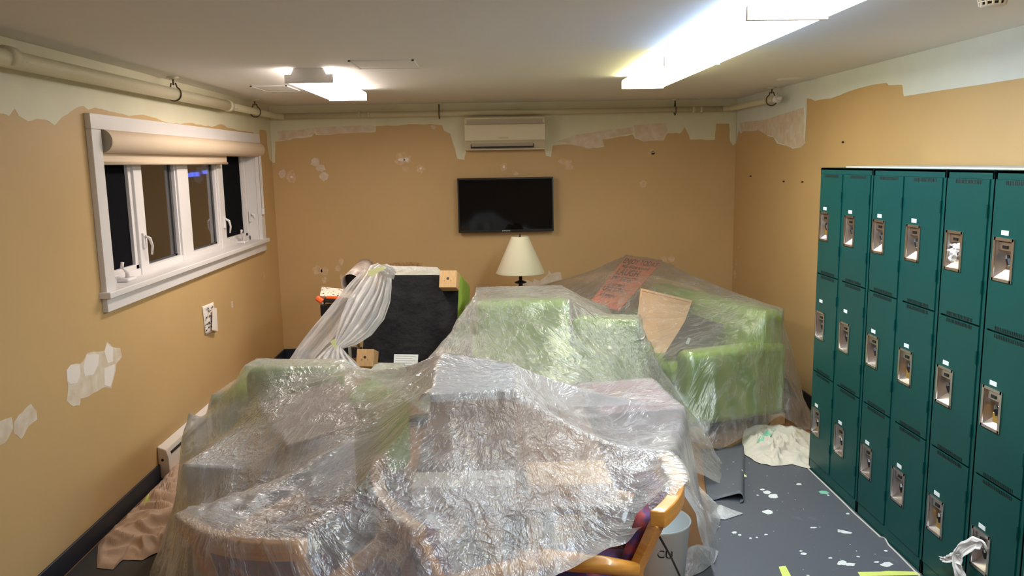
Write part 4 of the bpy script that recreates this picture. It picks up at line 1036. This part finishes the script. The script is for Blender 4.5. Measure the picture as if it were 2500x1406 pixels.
    n1, n2 = X.shape; edge_u = np.minimum(np.arange(n1), n1-1-np.arange(n1))[:, None]/n1; edge_v = np.minimum(np.arange(n2), n2-1-np.arange(n2))[None]/n2
    free = np.clip((Z-H)/.05, 0, 1)
    disp = np.zeros_like(Z); lat = np.zeros_like(Z)
    sa, sb = A[0][0], A[-1][0]
    for i in range(n1):
        for j in range(n2):
            a_ = noise.noise(Vector(sa[i, j]*4.5)); b_ = noise.noise(Vector(sb[i, j]*4.5))
            f_ = a_*(1-wgt[i, j])+b_*wgt[i, j]
            g_ = noise.noise(Vector((X[i, j]*7, Y[i, j]*7, Z[i, j]*3+seed)))
            disp[i, j] = (1-2*abs(f_))*amp*2.2*streak+amp*1.2*g_
            lat[i, j] = g_
    gx = np.gradient(Z, axis=0); gy = np.gradient(Z, axis=1); Xu = np.gradient(X, axis=0); Xv = np.gradient(X, axis=1); Yu = np.gradient(Y, axis=0); Yv = np.gradient(Y, axis=1)
    nx, ny, nzz = Yu*gy-gx*Yv, gx*Xv-Xu*gy, Xu*Yv-Yu*Xv
    ln = np.sqrt(nx**2+ny**2+nzz**2)+1e-9; sgn = np.sign(nzz); nx, ny, nzz = nx/ln*sgn, ny/ln*sgn, nzz/ln*sgn
    steep = 1-np.abs(nzz)
    dd = disp*(.35+.65*free)+wob*lat*steep
    dd = np.where(free < .05, np.abs(dd)*.3, dd)
    X2, Y2, Z2 = X+nx*dd, Y+ny*dd, np.maximum(Z+nzz*dd, .006)
    G = np.stack([X2, Y2, Z2], -1).reshape(-1, 3)
    me = bpy.data.meshes.new(name)
    idx = np.arange(n1*n2).reshape(n1, n2)
    F = np.stack([idx[:-1, :-1], idx[1:, :-1], idx[1:, 1:], idx[:-1, 1:]], -1).reshape(-1, 4)
    me.vertices.add(len(G)); me.vertices.foreach_set('co', G.ravel()); me.loops.add(F.size); me.loops.foreach_set('vertex_index', F.ravel().astype(np.int32))
    me.polygons.add(len(F)); me.polygons.foreach_set('loop_start', np.arange(0, F.size, 4, dtype=np.int32)); me.polygons.foreach_set('use_smooth', np.ones(len(F), bool)); me.update(calc_edges=True); me.validate()
    for nm, arr in (('streak_a', sa), ('streak_b', sb)):
        at_ = me.attributes.new(nm, 'FLOAT_VECTOR', 'POINT'); at_.data.foreach_set('vector', arr.reshape(-1).astype(np.float32))
    at_ = me.attributes.new('streak_w', 'FLOAT', 'POINT'); at_.data.foreach_set('value', wgt.reshape(-1).astype(np.float32))
    me.materials.append(material)
    o = bpy.data.objects.new(name, me); col.objects.link(o); tag(o, label, 'plastic sheet'); return o

def rect(cx, cy, w_, d_, rz):
    c_, s_ = math.cos(rz), math.sin(rz)
    return [(cx+a*c_-b*s_, cy+a*s_+b*c_) for a, b in ((-w_/2, -d_/2), (w_/2, -d_/2), (w_/2, d_/2), (-w_/2, d_/2))]
def loc_rect(cx, cy, rz, x0, x1, y0, y1):
    c_, s_ = math.cos(rz), math.sin(rz); return [(cx+a*c_-b*s_, cy+a*s_+b*c_) for a, b in ((x0, y0), (x1, y0), (x1, y1), (x0, y1))]
def chair_obst(loc, rz, W, Dp, HB, HA, arm):
    w2, d2 = W/2, Dp/2
    return [(loc_rect(*loc, rz, -w2+.05, w2-.05, d2-.18, d2-.01), HB), (loc_rect(*loc, rz, -w2+.02, -w2+arm-.02, -d2+.02, d2-.1), HA), (loc_rect(*loc, rz, w2-arm+.02, w2-.02, -d2+.02, d2-.1), HA), (loc_rect(*loc, rz, -w2+arm, w2-arm, -d2+.02, d2-.2), .44)]

# A: front sheet
bxq = [(p.x, p.y) for p in bxp]
Bz = 1.056
def arc_rail(a, b, t0=0, t1=1):
    a, b = Vector(a), Vector(b); X = (b-a).normalized(); Yv = Vector((-X.y, X.x)); c_ = (a+b)/2; hw = (b-a).length/2; o1, o2 = [], []
    for i in range(9):
        u = -1+2*(t0+(t1-t0)*i/8); y = -.055*(1-u*u); o1.append(tuple(c_+X*u*hw+Yv*(y-.026))); o2.append(tuple(c_+X*u*hw+Yv*(y+.026)))
    return [(tuple(o1[i]), tuple(o1[i+1]), tuple(o2[i+1]), tuple(o2[i])) for i in range(8)]
railL = arc_rail((-.895, 2.20), (-.51, 2.015))
railM = arc_rail((-.385, 2.64), (-.205, 2.07))
railR = arc_rail((.462, 2.125), (.572, 2.565), .32, 1)
Qc = [(q_.x, q_.y) for q_ in Q]
def arms(a, b, dep, which=(0, 1), lo=0.0):
    a, b = Vector(a), Vector(b); X = (b-a).normalized(); Y_ = Vector((-X.y, X.x)); W_ = (b-a).length; out = []
    for k in which:
        e = a-X*.02 if k == 0 else b+X*.02
        p, q = e+Y_*(.05+lo), e+Y_*(.12+dep); out.append(([tuple(p-X*.028), tuple(p+X*.028), tuple(q+X*.028), tuple(q-X*.028)], .672))
    return out
obA = [(bxq, 1.052)]+arms((-.895, 2.20), (-.51, 2.015), .44)+arms((.462, 2.125), (.572, 2.565), .30, (1,))+arms((-.385, 2.64), (-.205, 2.07), .22) + [(list(r), .806) for r in railL+railM+railR] + [ ([(-.27, 2.33), (.40, 2.33), (.40, 3.45), (-.27, 3.45)], .732), ([(.82, 3.29), (.78, 3.75), (.42, 3.70), (.46, 3.25)], .728),
       ([(-1.22, 3.05), (-.70, 2.95), (-.60, 3.35), (-1.12, 3.5)], .622), ([(-.85, 2.62), (-.45, 2.62), (-.45, 2.86), (-.85, 2.86)], .56), (Qc, [q_.z for q_ in Q])]
obA += [(loc_rect(-.93, 4.10, PI-.12, -.22, .22, .18, .33), .826), (loc_rect(-.93, 4.10, PI-.12, -.41, -.25, -.33, .3), .676), (loc_rect(-.93, 4.10, PI-.12, .25, .41, -.33, .3), .676), (loc_rect(-.93, 4.10, PI-.12, -.2, .2, -.33, .15), .45)]
bc0, bc1, bc2, bc3 = [(q_[0], q_[1], 1.055) for q_ in bxq]     # back-left, back-right, front-right, front-left
strA = [((-.74, 3.86, .825), bc0, .05), ((-.88, 2.21, .81), bc0, .10), ((-.52, 2.03, .81), bc3, .06), ((-.37, 2.64, .81), bc2, .03), (bc2, (.585, 2.56, .81), .05), (bc1, (.82, 3.29, .735), .03),
        ((.82, 3.29, .735), (.585, 2.56, .81), .05), ((-.21, 2.07, .81), (-.51, 2.03, .81), .05), ((-.37, 2.64, .81), (-.88, 2.21, .81), .16), (bc2, (.42, 2.38, .74), .07), ((-1.45, 3.75, .62), (-.88, 2.21, .81), .22)]
bottomA = [(-1.10, 1.75, .01), (-.85, 1.62, .20), (-.45, 1.62, .45), (-.15, 1.66, .60), (.10, 1.96, .655), (.26, 2.10, .672), (.38, 2.16, .69), (.47, 2.20, .745), (.56, 2.25, .81)]
rightA = [(.56, 2.25, .81), (.61, 2.33, .78), (.69, 2.50, .62), (.80, 2.80, .34), (.92, 3.15, .04), (1.03, 3.48, .01), (1.17, 3.85, .01), (1.08, 4.15, .05)]
topA = [(-1.60, 4.62, .05), (-1.2, 4.66, .30), (-.75, 4.62, .26), (-.3, 4.55, .34), (.3, 4.50, .44), (.75, 4.42, .33), (1.08, 4.15, .05)]
leftA = [(-1.10, 1.75, .01), (-1.22, 2.3, .01), (-1.40, 2.9, .01), (-1.52, 3.35, .01), (-1.60, 3.7, .01), (-1.68, 4.2, .01), (-1.60, 4.62, .05)]
drape('plastic_sheet', bottomA, rightA, topA, leftA, 236, 248, obA, strA, [(bc2[0], bc2[1]), (-.88, 2.21)],
      'large clear plastic sheet draped over the table and chairs in the foreground', FILM, wob=.03, amp=.0042, seed=1, sag=9e-5)

# B: middle sheet over the two armchairs
obB = chair_obst((.21, 5.23), PI, .66, .70, .93, .62, .12) + chair_obst((.80, 5.15), PI-.35, .50, .56, .80, .55, .10)
obB += [([(-.08, 4.93), (.50, 4.93), (.50, 5.5), (-.08, 5.5)], .925)]
strB = [((-.09, 4.95, .93), (-.55, 4.62, .46), .03), ((.51, 4.92, .93), (1.02, 4.45, .40), .10), ((.50, 5.45, .93), (.80, 5.40, .80), .01), ((.70, 5.30, .78), (1.02, 4.72, .44), .04), ((-.05, 5.5, .93), (-.5, 5.35, .6), .05)]
drape('plastic_sheet', [(-.72, 4.42, .40), (-.4, 4.38, .46), (.1, 4.22, .50), (.6, 4.15, .40), (1.0, 4.10, .15), (1.26, 4.15, .01)],
      [(1.26, 4.15, .01), (1.34, 4.45, .01), (1.27, 4.72, .20), (1.12, 5.0, .36), (1.10, 5.5, .42), (1.22, 6.0, .5)],
      [(-.12, 5.75, .35), (.2, 5.85, .45), (.6, 6.1, .5), (1.22, 6.0, .5)],
      [(-.72, 4.42, .40), (-.60, 4.62, .43), (-.40, 4.86, .50), (-.22, 5.2, .50), (-.12, 5.75, .35)], 150, 150, obB, strB, [(-.05, 4.95), (.95, 4.4)],
      'clear plastic sheet over the lime armchairs in the middle', FILMT, wob=.04, amp=.004, seed=4, sag=3e-5)

# C: sheet over the right-hand sofa
w2, d2 = 1.55/2, .40
so_ = (sfc.x, sfc.y)
obC = [(loc_rect(*so_, sf_rot, -w2+.06, w2-.06, d2-.19, d2-.02), .785), (loc_rect(*so_, sf_rot, -w2+.01, -w2+.15, -d2+.02, d2-.1), .575), (loc_rect(*so_, sf_rot, w2-.15, w2-.01, -d2+.02, d2-.1), .575),
       (loc_rect(*so_, sf_rot, -w2+.17, w2-.17, -d2+.02, d2-.2), .45)]
PQ = quad_at([(1527, 628), (1615, 640), (1512, 756), (1440, 738)], [6.85, 6.75, 6.05, 6.15])
obC += [([(q_.x, q_.y) for q_ in PQ], [q_.z+.012 for q_ in PQ]), ([(q_.x, q_.y) for q_ in Qp], [q_.z+.012 for q_ in Qp]), ([(q_.x, q_.y) for q_ in Qb], [q_.z+.02 for q_ in Qb])]
pkL, pkR = PQ[0], PQ[1]
nearR = Vector(loc_rect(*so_, sf_rot, w2-.08, 0, d2-.06, 0)[0]+(.80,)); nearL = Vector(loc_rect(*so_, sf_rot, w2-.05, 0, -d2+.04, 0)[0]+(.585,)); farR = Vector(loc_rect(*so_, sf_rot, -w2+.1, 0, d2-.06, 0)[0]+(.80,))
SOFA_PTS = (nearL, nearR, farR)
strC = [(tuple(pkR+Vector((0, 0, .012))), tuple(nearR), .02), (tuple(pkL+Vector((0, 0, .012))), (.35, 6.75, .72), .03), (tuple(nearR), (1.15, 5.35, .53), .03)]
drape('plastic_sheet', [(1.10, 5.00, .40), (1.14, 4.66, .10), (1.40, 4.62, .02), (1.66, 4.78, .08), (1.88, 4.92, .12), (2.02, 4.92, .02), (2.16, 4.95, .01)],
      [(2.16, 5.00, .01), (2.20, 5.5, .05), (2.18, 6.1, .35), (2.05, 6.8, .6), (1.75, 7.15, .70)],
      [(.12, 7.10, .60), (.7, 7.2, .72), (1.2, 7.2, .80), (1.75, 7.15, .70)],
      [(1.10, 5.00, .40), (1.02, 5.55, .50), (.80, 6.0, .58), (.45, 6.35, .62), (.12, 7.10, .60)], 130, 160, obC, strC, [(nearR.x, nearR.y), (pkL.x, pkL.y)],
      'clear plastic sheet over the lime sofa and poster at the right', FILMC, wob=.04, amp=.004, seed=8, sag=3e-5)

# D: gathered, taped plastic hanging from the tipped armchair
def gathered(name, secs, n, m_, folds, label, seed=0):
    """secs: (centre, half-width vector, fold depth)"""
    G = []
    def L_(i, t):
        k = t*(len(secs)-1); a = min(int(k), len(secs)-2); f = k-a; f = f*f*(3-2*f)*.5+f*.5
        A_, B_ = secs[a][i], secs[a+1][i]; return A_*(1-f)+B_*f
    for i in range(n):
        t = i/(n-1); c_ = L_(0, t); w_ = L_(1, t); dp = L_(2, t); nn = Vector((.15, -1, .25)).normalized(); row = []
        for j in range(m_):
            u = -1+2*j/(m_-1)
            ph = u*folds*PI+1.3*noise.noise(Vector((u*2, t*2.2, seed)))
            row.append(c_+w_*(u+.06*noise.noise(Vector((u*5, t*6, seed+3))))+nn*(dp*math.sin(ph)*(1-.4*abs(u))+dp*.75*noise.noise(Vector((u*9, t*7, seed+9)))+dp*.35*noise.noise(Vector((u*20, t*22, seed+1)))+dp*.9*math.cos(u*PI/2)))
        G.append(row)
    o = MB().grid(G).build(name, FILMW, smooth=True)
    me = o.data; co = [v.co.copy() for v in me.vertices]
    for nm in ('streak_a', 'streak_b'):
        at_ = me.attributes.new(nm, 'FLOAT_VECTOR', 'POINT')
        at_.data.foreach_set('vector', [q for k in range(n) for j in range(m_) for q in (j/m_*5.0, k/n*.9, float(seed))])
    tag(o, label, 'plastic sheet'); return o
def sec(px, py, d, dpx, dpy, fold):
    c_ = at(px, py, 'y', d); e = at(px+dpx, py+dpy, 'y', d); return (c_, e-c_, fold)
gathered('gathered_plastic', [sec(938, 652, 5.20, 16, 10, .010), sec(930, 664, 5.15, 26, 16, .014), sec(926, 682, 5.10, 30, 18, .016), sec(914, 715, 5.04, 38, 24, .024), sec(896, 752, 4.97, 42, 28, .030), sec(872, 792, 4.90, 36, 26, .028),
          sec(846, 824, 4.82, 24, 18, .018), sec(826, 844, 4.76, 11, 7, .007), sec(822, 858, 4.72, 26, 6, .014), sec(822, 876, 4.68, 46, 6, .022), sec(820, 896, 4.62, 62, 6, .026), sec(818, 915, 4.58, 76, 4, .026)], 130, 100, 6.2,
          'bunched white plastic taped to the tipped armchair and hanging to the lower left', seed=2)
gathered('loose_plastic', [sec(905, 668, 5.26, 16, 12, .01), sec(880, 710, 5.22, 26, 20, .014), sec(845, 765, 5.16, 32, 26, .016), sec(805, 820, 5.08, 36, 28, .018), sec(765, 868, 5.0, 44, 16, .02), sec(755, 900, 4.95, 60, 6, .02), sec(750, 990, 4.90, 50, 6, .02), sec(748, 1078, 4.88, 50, 6, .02)], 60, 50, 2.5,
          'thin plastic wing hanging left of the bunched plastic', seed=6)
gathered('plastic_scrap', [sec(1000, 650, 5.75, 68, 2, .01), sec(1005, 662, 5.72, 72, 2, .01), sec(1005, 676, 5.70, 70, 2, .008)], 10, 40, 2,
          'low rim of plastic behind the top edge of the tipped armchair', seed=5)
gathered('plastic_knot', [sec(922, 655, 5.14, 6, -8, .008), sec(938, 656, 5.10, 6, -12, .022), sec(952, 664, 5.08, 6, -14, .026), sec(964, 672, 5.08, 3, -10, .014)], 30, 36, 3, 'crumpled end of plastic bunched at the tipped armchair corner', seed=12)
def tape(pix, d, label, mt):
    P = [at(x, y, 'y', d) for x, y in pix]
    o = MB().prism(P, (0, .003, 0)).build('tape_piece', mt, smooth=False); tag(o, label, 'tape')
tape([(898, 662), (906, 657), (936, 650), (941, 656), (925, 664), (918, 668), (908, 676), (900, 672)], 5.02, 'yellow tape at the top of the bunched plastic', TAPEY)
tape([(806, 834), (814, 829), (822, 828), (819, 838), (823, 848), (818, 852), (812, 843)], 4.70, 'yellow tape around the knot of the bunched plastic', TAPEY)

# loose tail of plastic on the floor by the right chair
def floor_film(name, outline, h, label, seed):
    pts = [at(x, y, 'z', .01) for x, y in outline]; m_ = len(pts); c_ = sum(pts, Vector())/m_; G = []
    for i in range(15):
        r = i/14; row = []
        for j in range(61):
            k = (j/60*m_) % m_; a = int(k) % m_; f = k-int(k); e = pts[a].lerp(pts[(a+1) % m_], f); p_ = c_.lerp(e, r)
            row.append((p_.x, p_.y, .010+h*(1-r*r)*abs(noise.noise(p_*9+Vector((seed, 0, 0))))+.5*h*(1-r)))
        G.append(row)
    o = MB().grid(G).build(name, FILMW, smooth=True); me = o.data; nv_ = len(me.vertices)
    for nm in ('streak_a', 'streak_b'):
        at_ = me.attributes.new(nm, 'FLOAT_VECTOR', 'POINT'); at_.data.foreach_set('vector', [q for v in me.vertices for q in (v.co.x*3, v.co.y*3, 0.)])
    tag(o, label, 'plastic sheet')
floor_film('plastic_tail', [(1755, 1232), (1815, 1253), (1770, 1268), (1730, 1262)], .03, 'pointed plastic tail lying on the grey floor sheet', 3)
floor_film('plastic_heap', [(1700, 1330), (1755, 1345), (1745, 1372), (1715, 1395), (1680, 1410), (1640, 1400), (1650, 1350)], .09, 'crumpled plastic heap on the floor behind the right chair', 6)
floor_film('plastic_heap', [(1560, 1340), (1640, 1330), (1680, 1380), (1660, 1430), (1560, 1430)], .09, 'shiny plastic heap between the legs of the right chair', 9)

# stains that follow the drop cloths
from mathutils.bvhtree import BVHTree
def stain(cloth, pix, zg, name, material):
    me = cloth.data; T = cloth.location
    tree = BVHTree.FromPolygons([v.co+T for v in me.vertices], [tuple(p.vertices) for p in me.polygons])
    P = [at(x, y, 'z', zg) for x, y in ragged(pix+[pix[0]], 1.0)]; c_ = sum(P, Vector())/len(P); m_ = MB(); G = []
    for i in range(9):
        row = []
        for p in P:
            q = c_.lerp(p, i/8); h = tree.ray_cast(Vector((q.x, q.y, 1)), Vector((0, 0, -1)))[0]
            row.append((q.x, q.y, (h.z if h else zg)+.0015))
        G.append(row)
    m_.grid(G).build(name, material, cloth, smooth=True)
stain(bpy.data.objects['drop_cloth.001'], [(1848, 1072), (1870, 1055), (1895, 1048), (1902, 1052), (1880, 1062), (1862, 1072)], .05, 'green_paint_stain', GP)
stain(dc, [(350, 1222), (356, 1206), (366, 1198), (365, 1220), (362, 1245), (351, 1252)], .04, 'tape_remnant', TAPE)
